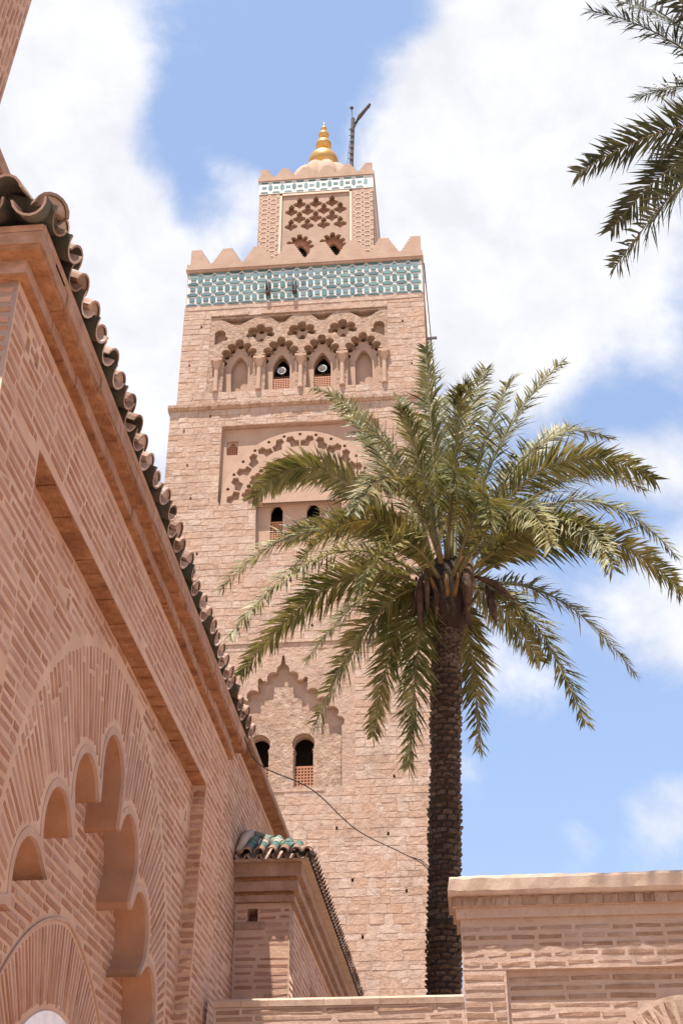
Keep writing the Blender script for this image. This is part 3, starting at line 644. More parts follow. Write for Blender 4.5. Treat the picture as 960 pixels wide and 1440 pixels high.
plate('arch_panel', M['mortar'], pav, panel_in, [hole2] + hrect(X2), X2, X2 - .02, 'x')
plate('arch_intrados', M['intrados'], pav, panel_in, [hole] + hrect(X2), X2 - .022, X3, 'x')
plate('arch_moulding', M['ring'], pav, hole2, [hole], X2 + .005, X2 - .021, 'x')
# back wall of the niche
ac_y, ac_z, ac_r = 8.60, 2.10, 1.86
box('niche_wall', M['mortar'], pav, X3 - .025, X3 - .002, PY0 + .1, 10.9, .2, 5.6)
def arc(cy, cz, r, n=40, a0=0, a1=pi): return [(cy + r * cos(a0 + (a1 - a0) * i / n), cz + r * sin(a0 + (a1 - a0) * i / n)) for i in range(n + 1)]
def tw(a, r=0.0):   # two-centred pointed arch: radius from (ac_y, ac_z) at angle a
    o = -.2 if cos(a) > 0 else .2; b = -o * cos(a); c = o * o - (ac_r + r) ** 2
    return -b + sqrt(b * b - c)
def twpts(r, rev=False):
    p = [(ac_y + tw(pi * i / 60, r) * cos(pi * i / 60), ac_z + tw(pi * i / 60, r) * sin(pi * i / 60)) for i in range(61)]
    return p[::-1] if rev else p
plate('inner_moulding', M['ring'], pav, twpts(.02) + twpts(0, True), [], X3 - .003, X3 + .012, 'x')
plate('white_tympanum', M['white'], pav, [(ac_y - 1.27, .3)] + [(ac_y + 1.27, .3)] + arc(ac_y, ac_z, 1.27), [], X3 - .001, X3 + .008, 'x')
# bricks
BR = Pieces('brick', M['brick'])
def near_hole(y, z, x): return any(q == x and abs(y - hy) < .04 and abs(z - hz) < .06 for hy, hz, q in HOLES)
def in_panel(y, z, e=.0): return PY0 - e < y < py1(z) + e and z < PZ1 + e
pf = plane_x(XW)
courses(BR, pf, Y0 + .01, 12.12, 2.6, ZT - .02, lambda y, z: y < yend(z) - .01 and not in_panel(y, z, .02) and not near_hole(y, z, XW), .069, .62, gap=.020)
p2 = plane_x(X2); EC_Y, EC_Z, ER = 8.48, 3.6, 2.10
def lob_r(a, pts=hole3):
    i = int((a % (2 * pi)) / (2 * pi) * len(pts)); y, z = pts[i % len(pts)]; return hypot(y - YC, z - 3.0)
def ext_r(a):   # distance from (YC,3.0) to the extrados circle, cut by the panel head
    dy, dz = cos(a), sin(a); ox, oz = YC - EC_Y, 3.0 - EC_Z; b = ox * dy + oz * dz; c = ox * ox + oz * oz - ER * ER
    r = -b + sqrt(b * b - c)
    if dz > 0: r = min(r, (PZ1 - .03 - 3.0) / dz)
    return r
radial(BR, p2, YC, 3.0, lambda a: lob_r(a) + .01, ext_r, -.12, pi + .12, .060, (.4, .62), .02, .60, rref=1.9)
def free2(y, z):
    if not (PY0 + .01 < y < py1(z) - .01 and z < PZ1 - .01): return False
    return hypot(y - EC_Y, z - EC_Z) > ER + .055 and not (abs(y - YC) < 1.6 and z < 5)
courses(BR, p2, PY0, 11.13, 2.6, PZ1, free2, .069, .62, gap=.020)
p3 = plane_x(X3)
courses(BR, p3, 6.3, 10.7, 2.5, 5.4, lambda y, z: hypot(y - ac_y, z - ac_z) > tw(atan2(z - ac_z, y - ac_y)) + .045 and z - 3.0 < 2.2 and hypot((y - YC), (z - 3.0) * .95) < 2.35, .069, .62, gap=.022)
radial(BR, p3, ac_y, ac_z, lambda a: 1.30, lambda a: tw(a) - .02, .02, pi - .02, .060, (.45, .56), .03, .54, rref=1.6)
pe = plane_y(0)
def jamb(y, facing):   # bricks on the reveal of the sunk panel
    z = 2.6
    while z < PZ1 - .05:
        yy = py1(z) - .003
        BR.put((X2 + .066, yy, z), (1, 0, 0), (0, 0, 1), (0, -1, 0), U(.10, .118), .05 * U(.9, 1.2), .02); z += .0755 + U(-.004, .004)
jamb(0, 0)
courses(BR, plane_y(Y0), -3.6, XW - .012, 4.9, ZT - .03, lambda x, z: True, .069, .62, gap=.020)
BR.items = [it for it in BR.items if not any(q == X2 and abs(it[0].translation.x - X2) < .03 and abs(it[0].translation.y - hy) < .10 and abs(it[0].translation.z - hz) < .12 for hy, hz, q in HOLES)]
BR.finish(pav)
# soffit of the sunk panel, putlog slots
m = MB(); n = 30
for i in range(n):
    a = PY0 + (py1(PZ1) - PY0) * i / n; b = PY0 + (py1(PZ1) - PY0) * (i + 1) / n
    m.box(X2 + .001, XW - .004, a + .002, b - U(.002, .012), PZ1 - U(.006, .016), PZ1 + .01)
m.build('panel_soffit', M['ochre'], pav)
# corbelled cornice: (projection, z0, z1) of each moulding, wrapping the near corner
def cornice(name, mat, o, z0, z1, yb, jit=0.0, parent=pav, xw=XW, y0=Y0, xin=None, seg=28):
    m = MB(); xi = xin if xin is not None else xw - .3
    L_ = yb - (y0 - o)
    for i in range(seg):
        a = y0 - o + L_ * i / seg; b = y0 - o + L_ * (i + 1) / seg - .002; j = U(-jit, jit)
        m.box(xi, xw + o + j, a, b, z0 + U(-jit, jit) * .6, z1)
    k = 10
    for i in range(k):
        x1 = xi - .001 - i * .5; m.box(x1 - .497, x1, y0 - o + U(-jit, jit), y0 + .3, z0 + U(-jit, jit) * .6, z1)
    m.build(name, mat, parent)
cornice('cornice_ledge', M['fascia'], .055, ZT + .012, 6.615, 12.20, .009)
cornice('cornice_soffit', M['ochre'], .050, ZT, ZT + .011, 12.18, .009)
cornice('cornice_soffit', M['ochre'], .140, 6.616, 6.650, 12.28, .012)
cornice('cornice_fascia', M['fascia'], .148, 6.651, 6.735, 12.30, .007)
# coved plaster under the tiles
def cove(parent, xw, o0, o1, z0, z1, ya, yb, xin, front=True):
    m = MB(); n = 6; pr = [(o0 + (o1 - o0) * (i / n), z0 + (z1 - z0) * (i / n) ** 1.6) for i in range(n + 1)]
    m.prism([(xw + o, z) for o, z in pr] + [(xin, z1), (xin, z0)], 'y', ya - o0 + .0, yb)
    if front: m.prism([(ya - o, z) for o, z in pr] + [(ya + .3, z1), (ya + .3, z0)], 'x', xin - 5, xw + o0)
    m.build('cove', M['fascia'], parent)
cove(pav, XW, .150, .158, 6.736, 6.775, Y0, 12.33, XW - .3)
# roof slope and half-round tiles
def tile_variant(r, l, up, mat, taper=.86, t=.014, seg=8):
    v = []; f = []
    for i in range(2):
        for j in range(seg + 1):
            a = pi * j / seg
            for rr in (r, r - t):
                q = rr * (1 if i == 0 else taper); v.append((q * cos(a), l * i, (1 if up else -1) * q * sin(a)))
    k = 2 * (seg + 1)
    for j in range(seg):
        a = 2 * j
        f += [(a, a + 2, a + 2 + k, a + k), (a + 1, a + 1 + k, a + 3 + k, a + 3), (a, a + 1, a + 3, a + 2), (a + k, a + 2 + k, a + 3 + k, a + 1 + k)]
    for a in (0, 2 * seg): f.append((a, a + k, a + 1 + k, a + 1))
    me = mesh('roof_tile', v, f); me.materials.append(mat); me.materials.append(M['under_shade'])
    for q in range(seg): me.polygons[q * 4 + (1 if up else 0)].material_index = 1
    return me
def cap_variant(r):
    b = MB(); b.prism([(r * .93 * cos(pi * j / 10), r * .93 * sin(pi * j / 10)) for j in range(11)], 'y', .012, .06); me = mesh('tile_mortar', b.v, b.f); me.materials.append(M['tile']); return me
def put_tile(me, parent, loc, out, slope, roll=0, name='roof_tile'):
    """loc: centre of the tile's lower rim; out: horizontal direction the eave faces"""
    up = (-Vector(out) * cos(slope) + Vector((0, 0, 1)) * sin(slope)).normalized(); side = up.cross(Vector((0, 0, 1))).normalized(); nrm = side.cross(up)
    m = Matrix.Identity(4)
    for j in range(3): m[j][0], m[j][1], m[j][2] = side[j], up[j], nrm[j]
    m.translation = Vector(loc); m = m @ Matrix.Rotation(roll, 4, 'Y')
    o = bpy.data.objects.new(name, me); COL.objects.link(o); o.parent = parent; o.matrix_parent_inverse = Matrix.Translation(-parent.location); o.matrix_basis = m
    return o
SL = radians(24)
roof = MB(); zr = 6.786; roof.add([(XW + .12, Y0 - .12, zr), (XW + .12, 12.35, zr), (-5.2, 12.35, zr + 1.31), (-5.2, Y0 + 2.75, zr + 1.31), (-7.6, Y0 - .12, zr), (-7.6, Y0 + 2.75, zr + 1.31), (XW + .12, Y0 - .12, zr - .012), (XW + .12, 12.35, zr - .012), (-7.6, Y0 - .12, zr - .012)], [(0, 1, 2, 3), (4, 0, 3, 5), (0, 6, 7, 1), (4, 8, 6, 0)])
roof.build('roof', M['under_shade'], pav)
TC = [tile_variant(.088, .42, True, M['tile']) for _ in range(1)]; TPn = [tile_variant(.102, .42, False, M['tile']) for _ in range(1)]
TPg = tile_variant(.102, .42, False, M['tile'])
PT = .232; nt_ = 32; CAPT = cap_variant(.088); CAPH = cap_variant(.105)
for row in range(3):
    for i in range(nt_):
        y = Y0 - .10 + i * PT; off = row * .34; x = XW + .235 - off * cos(SL); z = 6.868 + off * sin(SL)
        if y < Y0 - .1 + off: continue
        put_tile(TPg if random.random() < .75 else TPn[0], pav, (x + U(-.035, .035) - .015, y, z + U(-.008, .008)), (1, 0, 0), SL, U(-.06, .06))
        tr_ = (pav, (x - .045 + U(-.02, .02), y + PT / 2, z + .012 + U(-.008, .008)), (1, 0, 0), SL, U(-.16, .16)); put_tile(TC[0], *tr_)
        if row == 0 and random.random() < .9: put_tile(CAPT, *tr_, 'tile_mortar')
    for i in range(9):
        x = XW + .10 - i * PT; off = row * .34; y = Y0 - .31 + off * cos(SL); z = 6.832 + off * sin(SL)
        if x > XW + .1 - off: continue
        put_tile(TPg if random.random() < .5 else TPn[0], pav, (x, y + U(-.035, .035), z), (0, -1, 0), SL, U(-.06, .06))
        put_tile(TC[0], pav, (x - PT / 2, y + U(-.035, .035), z + .035), (0, -1, 0), SL, U(-.16, .16))
HT = tile_variant(.105, .42, True, M['tile'], .88, .02)
d_ = Vector((1, -1, 0)).normalized()
for k in range(5):
    c = Vector((XW + .19, Y0 - .17, 6.865)) - d_ * (.36 * k) + Vector((0, 0, .36 * k * .315)); put_tile(HT, pav, c, d_, radians(17.5), 0, 'hip_tile')
    if k == 0: put_tile(CAPH, pav, c, d_, radians(17.5), 0, 'tile_mortar')

# upper storey standing back above the pavilion
up_ = thing('upper_storey', 'set back brick upper storey with ochre eaves above the large pavilion roof', 'building', (-5, 9, 7))
box('wall', M['mortar'], up_, -7.4, -3.16, 5.0, 11.5, 6.9, 8.62)
box('eave_soffit', M['ochre'], up_, -7.6, -3.03, 4.6, 12, 8.63, 8.69)
m = MB()
for i in range(12): m.box(-3.028, -2.995, 4.6 + i * .6, 5.19 + i * .6, 8.63 + U(-.01, .01), 8.74)
m.build('eave_board', M['fascia'], up_)
box('roof', M['under_shade'], up_, -7.5, -3.05, 4.7, 11.9, 8.69, 8.80)
UB = Pieces('brick', M['brick']); courses(UB, plane_x(-3.16), 5.0, 8.5, 7.4, 8.62, lambda y, z: True, .069, .62, gap=.020); UB.finish(up_)
# tall brick block further back, bricks on end
tb = thing('brick_tower_block', 'tall brick block with upright bricks rising above the upper storey eaves', 'building', (-5.5, 6, 8.6))
XB = -4.0
def yb_(z): return 8.03 + (z - 11.5) * .115
plate('wall', M['mortar'], tb, [(3.5, 8.5), (yb_(8.5), 8.5), (yb_(16), 16), (3.5, 16)], [], XB, XB - 3.5, 'x')
TBb = Pieces('brick', M['brick']); ptb = plane_x(XB); tl = Vector((0, .115, 1)).normalized(); tu = Vector((0, 1, -.115)).normalized()
for i in range(40):
    z = 9.5 + U(0, .1)
    while z < 15.6:
        l = U(.25, .4); y = yb_(z + l / 2) - .04 - i * .075
        TBb.put(ptb[3](y, z + l / 2, .003), tu, tl, ptb[2], .042 * U(.85, 1.1), l, .012); z += l + .03
TBb.finish(tb)

# =================================================================== long wall behind the pavilion
lw = thing('mosque_wall', 'shaded brick mosque wall with dark boarded eave running behind the large pavilion', 'wall', (-2.8, 16, 0))
XLW = -2.33
box('wall', M['mortar'], lw, -3.0, XLW, 11.3, 24, 0, 7.10)
m = MB()
for i in range(22): m.box(-2.6, -2.195 + U(-.006, .006), 11.9 + i * .55, 12.44 + i * .55, 7.035 + U(-.004, .004), 7.085)
m.build('eave_soffit', M['ochre'], lw)
m = MB(); m.box(-2.194, -2.170, 12.36, 24, 7.04, 7.115); m.build('eave_board', M['fascia'], lw)
box('roof', M['under_shade'], lw, -3.0, -2.19, 12.36, 24, 7.09, 7.14)
LWb = Pieces('brick', M['brick']); courses(LWb, plane_x(XLW), 11.5, 17.5, 3.6, 7.03, lambda y, z: y > yend(z) - .02, .069, .58, gap=.02); LWb.finish(lw)

# =================================================================== small pavilion with green tiles
sp = thing('small_pavilion', 'small brick pavilion with green glazed tile roof beside the mosque wall', 'building', (-2.0, 15, 0))
YS, XS1 = 13.33, -1.75
m = MB(); m.box(XLW + .005, XS1, YS + .3, 22, 0, 5.40); m.build('wall', M['mortar'], sp)
plate('wall', M['mortar'], sp, rect(XLW + .005, XS1, 0, 5.40), [rect(-2.195, -2.085, 5.215, 5.345)], YS, YS + .299)
sb = Pieces('brick', M['brick'])
courses(sb, plane_y(YS), XLW + .02, XS1 - .005, 3.7, 5.39, lambda x, z: not (-2.21 < x < -2.07 and 5.20 < z < 5.36) and not (x < -2.02 and 5.13 < z < 5.22), .069, .52, gap=.03)
courses(sb, plane_x(XS1), YS + .01, 20, 3.7, 5.39, lambda y, z: not (15.2 < y < 16.6 and z < 5.0), .069, .54, gap=.034)
sb.finish(sp)
box('sill', M['fascia'], sp, XLW + .01, -2.01, YS - .015, YS + .05, 5.135, 5.21)
m = MB(); m.box(XS1 - .02, XS1 + .006, 15.2, 16.6, 3.8, 5.0); m.build('side_niche', M['ochre'], sp)
def wrap(name, mat, o, z0, z1):
    m = MB(); m.box(XLW + .004, XS1 + o, YS - o, 22, z0, z1); m.build(name, mat, sp)
wrap('cornice_ledge', M['fascia'], .045, 5.402, 5.47); wrap('cornice_soffit', M['ochre'], .03, 5.471, 5.50); wrap('cornice_ledge', M['fascia'], .085, 5.501, 5.60)
wrap('cornice_soffit', M['ochre'], .07, 5.601, 5.64); wrap('cornice_fascia', M['fascia'], .125, 5.641, 5.78)
rf = MB(); e = .20; rf.add([(XLW + .01, YS - e, 5.80), (XS1 + e, YS - e, 5.80), (XS1 + e, 22, 5.80), (XLW + .01, 22, 6.24), (XLW + .01, YS + .55, 6.24), (XLW + .01, YS - e, 5.781), (XS1 + e, YS - e, 5.781), (XS1 + e, 22, 5.781)], [(0, 1, 4), (1, 2, 3, 4), (0, 5, 6, 1), (1, 6, 7, 2), (5, 7, 6)])
rf.build('roof', M['coping'], sp)
gc = tile_variant(.052, .20, True, M['gtile'], .86, .012); gp = tile_variant(.06, .20, False, M['tile'], .9, .012); gcc = tile_variant(.054, .20, True, M['tile'], .88, .012)
s2_ = radians(23)
for i in range(48):
    y = YS - .12 + i * .137
    for row in range(3):
        off = row * .2
        if i * .137 < off * .7: continue
        x = XS1 + .25 - off * cos(s2_); z = 5.83 + off * sin(s2_)
        put_tile(gp, sp, (x, y, z), (1, 0, 0), s2_, U(-.06, .06)); put_tile(gcc if row == 0 else gc, sp, (x, y + .068, z + .018), (1, 0, 0), s2_, U(-.06, .06))
for i in range(7):
    x = XLW + .08 + i * .128
    for row in range(4):
        off = row * .15; s3_ = radians(30)
        if x > XS1 + .16 - off * .7: continue
        y = YS - .25 + off * cos(s3_); z = 5.83 + off * sin(s3_)
        put_tile(gp, sp, (x, y, z), (0, -1, 0), s3_, U(-.06, .06)); put_tile(gcc if row == 0 else gc, sp, (x + .064, y, z + .018), (0, -1, 0), s3_, U(-.06, .06))
hd = Vector((XS1 + e - (XLW + .05), YS - e - (YS + .55), 0)); hl_ = hd.length; hd.normalize(); hs_ = atan2(.46, hl_)
hg = tile_variant(.062, .22, True, M['gtile'], .85, .014)
for k in range(5):
    c = Vector((XS1 + e - .02, YS - e + .02, 5.86)) - hd * (.2 * k) + Vector((0, 0, .2 * k * math.tan(hs_))); put_tile(hg if k else gcc, sp, c, hd, hs_, 0, 'hip_tile')
m = MB(); m.tube([(XLW + .05, YS - .16, 5.9), (XLW + .06, YS + .1, 6.12), (XLW + .06, YS + .5, 6.30), (XLW + .05, YS + .9, 6.30)], [.04, .05, .055, .05], 8); m.build('lime_fillet', M['coping'], sp, True)

# =================================================================== garden walls (right)
YG = 11.5
lo_ = thing('low_wall', 'low sunlit brick wall with lime coping between pavilion and tall garden wall', 'wall', (-1.2, YG + .2, 0))
box('wall', M['mortar_sun'], lo_, XW + .1, -.0205, YG, YG + .4, 0, 3.995)
m = MB(); n = 9
for i in range(n):
    a = XW + .1 + (2.1295) * i / n; b = XW + .1 + 2.1295 * (i + 1) / n - .002
    m.prism([(YG - .018 + U(-.004, .004), 3.997), (YG - .022 + U(-.004, .004), 4.045), (YG + .0, 4.066), (YG + .2, 4.085 + U(-.006, .006)), (YG + .4, 4.07), (YG + .4, 3.997)], 'x', a, b)
m.build('coping', M['coping'], lo_)
lb = Pieces('brick', M['brick_sun'], .22); courses(lb, plane_y(YG), XW + .11, -.03, 3.0, 3.99, lambda x, z: True, .062, .62, (.35, .8), .010, .005, .012, .006); lb.finish(lo_)
tg = thing('garden_wall', 'tall sunlit brick garden wall with heavy lime coping and blind arch', 'wall', (2, YG + .2, 0))
ZG = 4.263
box('wall', M['mortar_sun'], tg, -.02, 7, YG, YG + .5, ZG, 4.69)
box('wall', M['mortar_sun'], tg, -.02, 7, YG + .08, YG + .5, 0, ZG - .001)
box('pilaster', M['mortar_sun'], tg, -.02, .345, YG + .004, YG + .081, 0, ZG - .001)
box('cornice_fascia', M['mortar_sun'], tg, -.055, 7, YG - .035, YG + .5, 4.691, 4.778)
db = Pieces('brick', M['brick_sun'], .1)
x = -.085
while x < 6.9:
    l = U(.07, .17); db.put((x + l / 2, YG - .078 + U(-.003, .003), 4.822), (1, 0, 0), (0, 0, 1), (0, -1, 0), l - .004, .084, .03); x += l
m = MB(); m.box(-.082, 7, YG - .068, YG + .5, 4.779, 4.866); m.build('dentil_bed', M['mortar_sun'], tg)
m = MB(); n = 60; xs = [-.118 + (7.1) * (i / n) ** 1.3 for i in range(n + 1)]
prv = None; vv = []; ff = []
pr0 = [(-.128, 4.868), (-.148, 4.90), (-.150, 5.0), (-.125, 5.03), (0, 5.05), (.25, 5.06), (.5, 5.04), (.5, 4.868)]
for i, x in enumerate(xs):
    for j, (yy, zz) in enumerate(pr0):
        e_ = .007 if 0 < j < 6 else 0; sh = .02 if i == 0 and 1 < j < 6 else 0
        vv.append((x + sh, YG + yy + U(-e_, e_), zz + U(-e_, e_) - sh * .5))
k = len(pr0)
for i in range(n):
    for j in range(k): ff.append((i * k + j, i * k + (j + 1) % k, (i + 1) * k + (j + 1) % k, (i + 1) * k + j))
ff.append(tuple(range(k))); ff.append(tuple(n * k + j for j in range(k))[::-1]); m.add(vv, ff); m.build('coping', M['coping'], tg)
gb = Pieces('brick', M['brick_sun'], .2)
courses(gb, plane_y(YG), -.015, 4.5, ZG + .01, 4.68, lambda x, z: True, .0737, .5, (.12, .30), .022, .004, .012, .006)
courses(gb, plane_y(YG + .004), -.015, .335, 3.2, ZG - .01, lambda x, z: True, .0737, .66, (.33, .6), .010, .007, .014, .006)
AX, AZ, AR = 1.82, 3.28, .76
courses(gb, plane_y(YG + .08), .36, 4.5, 3.2, ZG - .02, lambda x, z: hypot(x - AX, z - AZ) > AR + .02, .0737, .55, (.3, .6), .014, .005, .012, .006)
radial(gb, plane_y(YG + .05), AX, AZ, lambda a: .42, lambda a: AR - .03, .1, pi - .1, .085, (.3, .36), .02, .72, .006, .03, rref=.6)
gb.items += db.items; gb.var = gb.var + db.var
gb.items = [(m_, (k_ + (12 if i_ >= len(gb.items) - len(db.items) else 0)), a_) for i_, (m_, k_, a_) in enumerate(gb.items)]
gb.finish(tg)
plate('blind_arch_ring', M['mortar_sun'], tg, arc(AX, AZ, AR) + arc(AX, AZ, .40, 40, pi, 0), [], YG + .05, YG + .09, 'y')

# =================================================================== palms
def bez(a, b, c, t): return a * (1 - t) ** 2 + b * (2 * t * (1 - t)) + c * t ** 2
def frond(parent, base, ctrl, tip, mat, size=1.0, nl=64, droop=.35):
    a, b, c = Vector(base), Vector(ctrl), Vector(tip); n = 26
    pts = [bez(a, b, c, i / n) for i in range(n + 1)]
    m = MB(); m.tube(pts, [max(.005, (.036 * (1 - i / n) ** 2.2 + .006) * size) for i in range(n + 1)], 5)
    fr = m.build('frond', M['rachis'], parent, True)
    leaf = MB(); Ltot = (c - a).length; tm_ = (c - a).normalized(); sm_ = tm_.cross(Vector((0, 0, 1))).normalized(); nm_ = sm_.cross(tm_)
    face = lambda r_: (Matrix.Rotation(r_, 3, tm_) @ nm_).dot(Vector((-.1, -.8, .6)))      # blades turn towards the light
    roll = max((U(.4, .95), -U(.4, .95), 0.0), key=face) if tm_.z > .72 else U(.45, .95) * random.choice((1, -1))
    for i in range(nl):
        t = .12 + .88 * (i + U(-.3, .3)) / nl; t = min(max(t, .1), .999)
        p = bez(a, b, c, t); tg_ = ((b - a) * (1 - t) + (c - b) * t).normalized()
        sd = tg_.cross(Vector((0, 0, 1)));
        if sd.length < .15: sd = Vector((1, .3, 0))
        sd.normalize(); nr = sd.cross(tg_).normalized()
        q = Matrix.Rotation(roll, 3, tg_); sd = q @ sd; nr = q @ nr
        prof = min(1, (t - .06) / .24) * (1 - .62 * max(0, (t - .45) / .55) ** 1.5)
        ll = .56 * size * prof
        for s_ in (1, -1):
            if random.random() < .06: continue
            k = U(.65, 1.2); dv = (tg_ * U(.45, .85) + sd * s_ * U(.62, .95) * (1 - .30 * t) + nr * U(-.4, .6)).normalized()
            l = ll * k; w = .0165 * size * U(.85, 1.2)
            p1 = p + dv * l * .5 + Vector((0, 0, -droop * l * .10)); d2 = (dv + Vector((0, 0, -droop * U(.5, 1.3)))).normalized(); p2_ = p1 + d2 * l * .5
            wd = dv.cross(nr + sd * s_ * U(-.4, .4)).normalized() * w
            leaf.add([p - wd * .5, p + wd * .5, p1 + wd, p1 - wd, p2_], [(0, 1, 2, 3), (3, 2, 4)])
    lo = leaf.build('leaflets', mat, fr); lo.matrix_parent_inverse = fr.matrix_parent_inverse.copy(); lo.matrix_parent_inverse = Matrix.Identity(4)
    fr.matrix_parent_inverse = Matrix.Translation(-parent.location)
    return fr
def trunk(parent, path, r0, r1, nrow, nper):
    n = len(path); m = MB(); m.tube(path, [r0 + (r1 - r0) * i / (n - 1) for i in range(n)], 20); m.build('trunk', M['palm_bark'], parent, True)
    P_ = [Vector(p) for p in path]; sc = MB()
    def at(t): f = t * (n - 1); i = min(int(f), n - 2); return P_[i].lerp(P_[i + 1], f - i)
    for j in range(nrow):
        t = (j + .5) / nrow; rr = (r0 + (r1 - r0) * t) * (1 + .035 * sin(j * .31) + U(-.03, .03)); hh_ = (P_[-1] - P_[0]).length / nrow
        for k in range(nper):
            a = 2 * pi * (k + (.5 if j % 2 else 0) + U(-.12, .12)) / nper; c = at(min(1, max(0, t + U(-.15, .15) / nrow)))
            rad = Vector((cos(a), sin(a), 0)); tn = Vector((-sin(a), cos(a), 0)); w = rr * 2 * pi / nper * .52 * U(.8, 1.1); o_ = rr * U(.10, .22)
            h1 = hh_ * U(.34, .55)
            b0 = c + rad * rr * .97
            sc.add([b0 - tn * w - Vector((0, 0, h1)), b0 + tn * w - Vector((0, 0, h1)), b0 + tn * w * .75 + rad * o_ + Vector((0, 0, h1 * .25)), b0 - tn * w * .75 + rad * o_ + Vector((0, 0, h1 * .25)), b0 + tn * w * .8 + Vector((0, 0, h1 * .5)), b0 - tn * w * .8 + Vector((0, 0, h1 * .5)), b0 + rad * o_ * 1.15 + Vector((0, 0, h1 * .42))],
                   [(0, 1, 2, 3), (3, 2, 6), (2, 4, 6), (4, 5, 6), (5, 3, 6), (0, 3, 5), (1, 4, 2)])
    sc.build('leaf_bases', M['palm_scar'], parent, kind='stuff')
palm = thing('palm_tree', 'date palm with full grey green crown standing before the minaret', 'palm tree', (-.56, 18, 0))
path = [(-.56, 18, 0), (-.40, 18, 3), (-.29, 18, 5.5), (-.19, 18, 7.6), (-.06, 18, 10.2), (.0, 18, 11.3)]
trunk(palm, path, .232, .20, 142, 9)
m = MB(); m.tube([(-.03, 18, 10.75), (-.01, 18, 11.1), (.01, 18, 11.6), (.03, 18, 12.1)], [.22, .33, .36, .20], 18); m.build('crown_shaft', M['palm_bark'], palm, True)
FR = [(-0.49, 17.7, 14.56, -2.07, 17.5, 15.35), (-0.71, 18.5, 14.4, -1.88, 19.0, 16.25), (-0.11, 18.2, 14.9, -0.16, 18.3, 16.77), (-0.32, 17.4, 13.76, -0.56, 16.7, 14.19), (0.3, 18.7, 15.24, 0.95, 19.3, 16.98), (0.58, 18.2, 14.55, 1.39, 18.5, 16.12), (0.88, 17.8, 14.54, 2.18, 17.6, 15.7), (1.58, 18.5, 15.63, 3.04, 19.2, 15.15), (1.72, 17.7, 14.7, 3.37, 17.4, 13.04), (2.28, 18.8, 15.02, 3.56, 19.6, 14.27), (2.43, 18.2, 14.43, 3.69, 18.3, 12.12), (2.36, 17.4, 13.03, 3.48, 17.0, 10.69), (1.99, 16.8, 13.05, 2.26, 15.6, 10.45), (1.22, 16.6, 13.1, 1.45, 15.4, 10.71), (0.78, 16.4, 12.99, 0.65, 15.2, 11.03), (1.71, 18.9, 12.65, 3.04, 19.8, 10.78), (1.29, 18.2, 11.99, 1.95, 18.2, 9.32), (0.37, 18.8, 11.72, 0.41, 19.0, 9.26), (-0.47, 17.8, 11.22, -0.65, 17.5, 8.42), (-0.76, 18.4, 12.08, -1.23, 18.6, 9.39), (-1.06, 17.6, 11.65, -1.94, 17.1, 8.99), (-1.64, 17.8, 12.58, -3.15, 17.6, 10.03), (-1.69, 17.2, 12.88, -3.08, 16.2, 9.98), (-2.29, 18.3, 13.92, -3.74, 18.6, 12.05), (-2.04, 18.1, 15.26, -3.13, 18.0, 13.48), (-1.87, 18.9, 15.53, -3.14, 19.8, 14.81), (-0.62, 16.6, 13.76, -1.24, 15.4, 11.42), (-0.99, 16.9, 13.18, -2.05, 15.7, 10.85), (0.27, 16.5, 13.63, 0.19, 15.1, 11.52), (-1.26, 19.0, 12.59, -2.45, 20.0, 11.4), (-0.22, 19.2, 15.32, -0.75, 20.3, 17.16), (1.3, 19.4, 15.05, 2.52, 20.6, 16.47), (-0.65, 16.5, 12.36, -1.16, 15.2, 10.07), (1.47, 17.1, 12.62, 2.27, 16.0, 11.14), (0.31, 17.6, 15.03, 0.48, 16.8, 14.69), (-0.05, 18.9, 16.04, 0.15, 19.9, 16.79), (1.0, 19.5, 14.21, 2.46, 20.8, 14.34), (-1.26, 19.3, 14.37, -2.95, 20.5, 14.15), (0.76, 19.5, 12.49, 1.57, 20.7, 11.56)]
for i, f in enumerate(FR):
    a = atan2(f[4] - 18, f[3]); low = f[5] < 11.2
    base = (.02 + .22 * cos(a), 18 + .22 * sin(a), 11.55 if low else U(11.7, 12.1))
    frond(palm, base, f[:3], f[3:], M['leaf_dry'] if i in (26, 27) else M['leaf'], 1.0, 185)
for i in range(26):      # cut stubs of old fronds round the crown
    a = 2 * pi * i / 26 + U(-.1, .1); z = 11.2 + U(0, .7); r = .30; d_ = Vector((cos(a), sin(a), U(.9, 1.6))).normalized()
    p = Vector((.0 + r * cos(a), 18 + r * sin(a), z)); m = MB(); m.tube([p, p + d_ * .15, p + d_ * U(.25, .5)], [.05, .04, .02], 6); m.build('petiole_stub', M['petiole'], palm, True)
for (p, q, w) in (((-.38, 17.72, 11.75), (-.42, 17.7, 10.75), .07), ((-.30, 17.66, 11.8), (-.30, 17.62, 10.95), .05), ((-.46, 17.8, 11.7), (-.53, 17.8, 11.0), .05), ((.42, 17.75, 12.0), (.30, 17.7, 10.95), .10), ((.45, 17.75, 11.65), (1.03, 17.75, 11.2), .06), ((.62, 17.8, 11.5), (.74, 17.8, 10.8), .07), ((.30, 17.8, 11.2), (.36, 17.8, 10.7), .06), ((-.2, 17.68, 11.6), (-.18, 17.6, 10.8), .045)):
    p, q = Vector(p), Vector(q); m = MB(); md = p.lerp(q, .45) + Vector((U(-.04, .04), -.05, .03)); m.tube([p, p.lerp(md, .5), md, md.lerp(q, .5), q], [.02, w * .7, w, w * .8, .01], 7); m.build('dry_spathe', M['spathe'], palm, True)

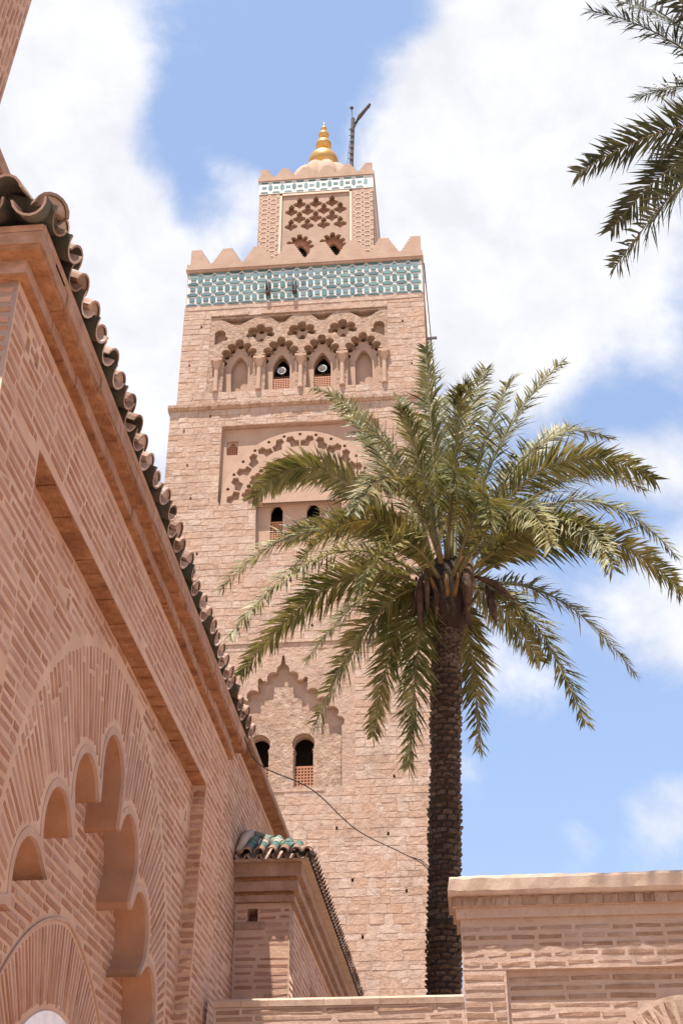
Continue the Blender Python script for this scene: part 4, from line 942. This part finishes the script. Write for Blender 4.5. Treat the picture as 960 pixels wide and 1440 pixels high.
palm2 = thing('palm_tree', 'date palm with dark narrow fronds hanging against bright white cloud', 'palm tree', (3.5, 9, 0))
trunk(palm2, [(3.5, 9, 0), (3.45, 9, 6), (3.4, 9, 11.4)], .23, .20, 100, 14)
m = MB(); m.tube([(3.4, 9, 10.9), (3.4, 9, 11.4), (3.4, 9, 12)], [.22, .34, .2], 16); m.build('crown_shaft', M['palm_bark'], palm2, True)
FR2 = [(2.61, 9.0, 13.25, 1.81, 9.0, 13.52), (3.08, 9.5, 13.98, 2.31, 9.8, 14.7), (3.14, 9.6, 13.26, 2.36, 10.0, 13.25), (2.48, 8.9, 11.82, 1.41, 8.8, 10.87), (2.69, 9.6, 12.19, 1.87, 10.0, 11.28), (2.55, 8.6, 10.97, 1.55, 8.4, 9.29), (3.18, 9.0, 14.14, 2.7, 9.0, 15.11), (3.8, 9.8, 14.29, 3.92, 10.5, 17.56), (4.2, 9.3, 13.22, 5.38, 9.4, 14.81), (4.03, 8.8, 11.84, 5.02, 8.7, 11.92), (4.13, 9.2, 11.58, 4.68, 9.2, 10.19), (3.31, 8.4, 10.22, 3.18, 8.0, 8.25), (3.35, 9.8, 11.6, 2.76, 10.3, 10.08), (3.09, 7.7, 10.79, 2.56, 6.7, 8.84), (4.49, 10.2, 13.73, 5.46, 11.2, 14.21), (4.06, 10.2, 14.03, 4.29, 11.3, 15.67)]
FR2 += [(1.6, 8.1, 16.3, -.5, 8.45, 14.75), (2.0, 8.1, 16.6, .25, 8.45, 15.05)]
for i, f in enumerate(FR2): frond(palm2, (3.4, 9, 11.6), f[:3], f[3:], M['leaf_backlit'], .70 if i < 16 else 1.1, 130 if i < 16 else 150, .25)

# =================================================================== cable from the eave to the palm
m = MB(); cp_ = [(-2.10, 12.15, 6.74), (-1.98, 12.5, 6.57), (-1.53, 13.2, 6.555), (-1.17, 14.6, 6.58), (-.77, 16.3, 6.86), (-.52, 17.2, 6.99), (-.42, 17.82, 7.06)]
cp_ = [Vector(p) for p in cp_]; sm = []
for i in range(len(cp_) - 1):
    p0, p1, p2_, p3_ = cp_[max(i - 1, 0)], cp_[i], cp_[i + 1], cp_[min(i + 2, len(cp_) - 1)]
    for k in range(8):
        t = k / 8; sm.append(.5 * ((2 * p1) + (p2_ - p0) * t + (2 * p0 - 5 * p1 + 4 * p2_ - p3_) * t * t + (3 * p1 - p0 - 3 * p2_ + p3_) * t ** 3))
sm.append(cp_[-1]); m.tube(sm, .007, 5); m.tube([sm[-14], sm[-9] + Vector((0, 0, .03)), sm[-4] + Vector((0, 0, .04)), sm[-1] + Vector((0, 0, .02))], .006, 5)
o = m.build('cable', M['rubber']); o['label'] = 'thin black cable sagging from the pavilion eave to the palm trunk'; o['category'] = 'cable'
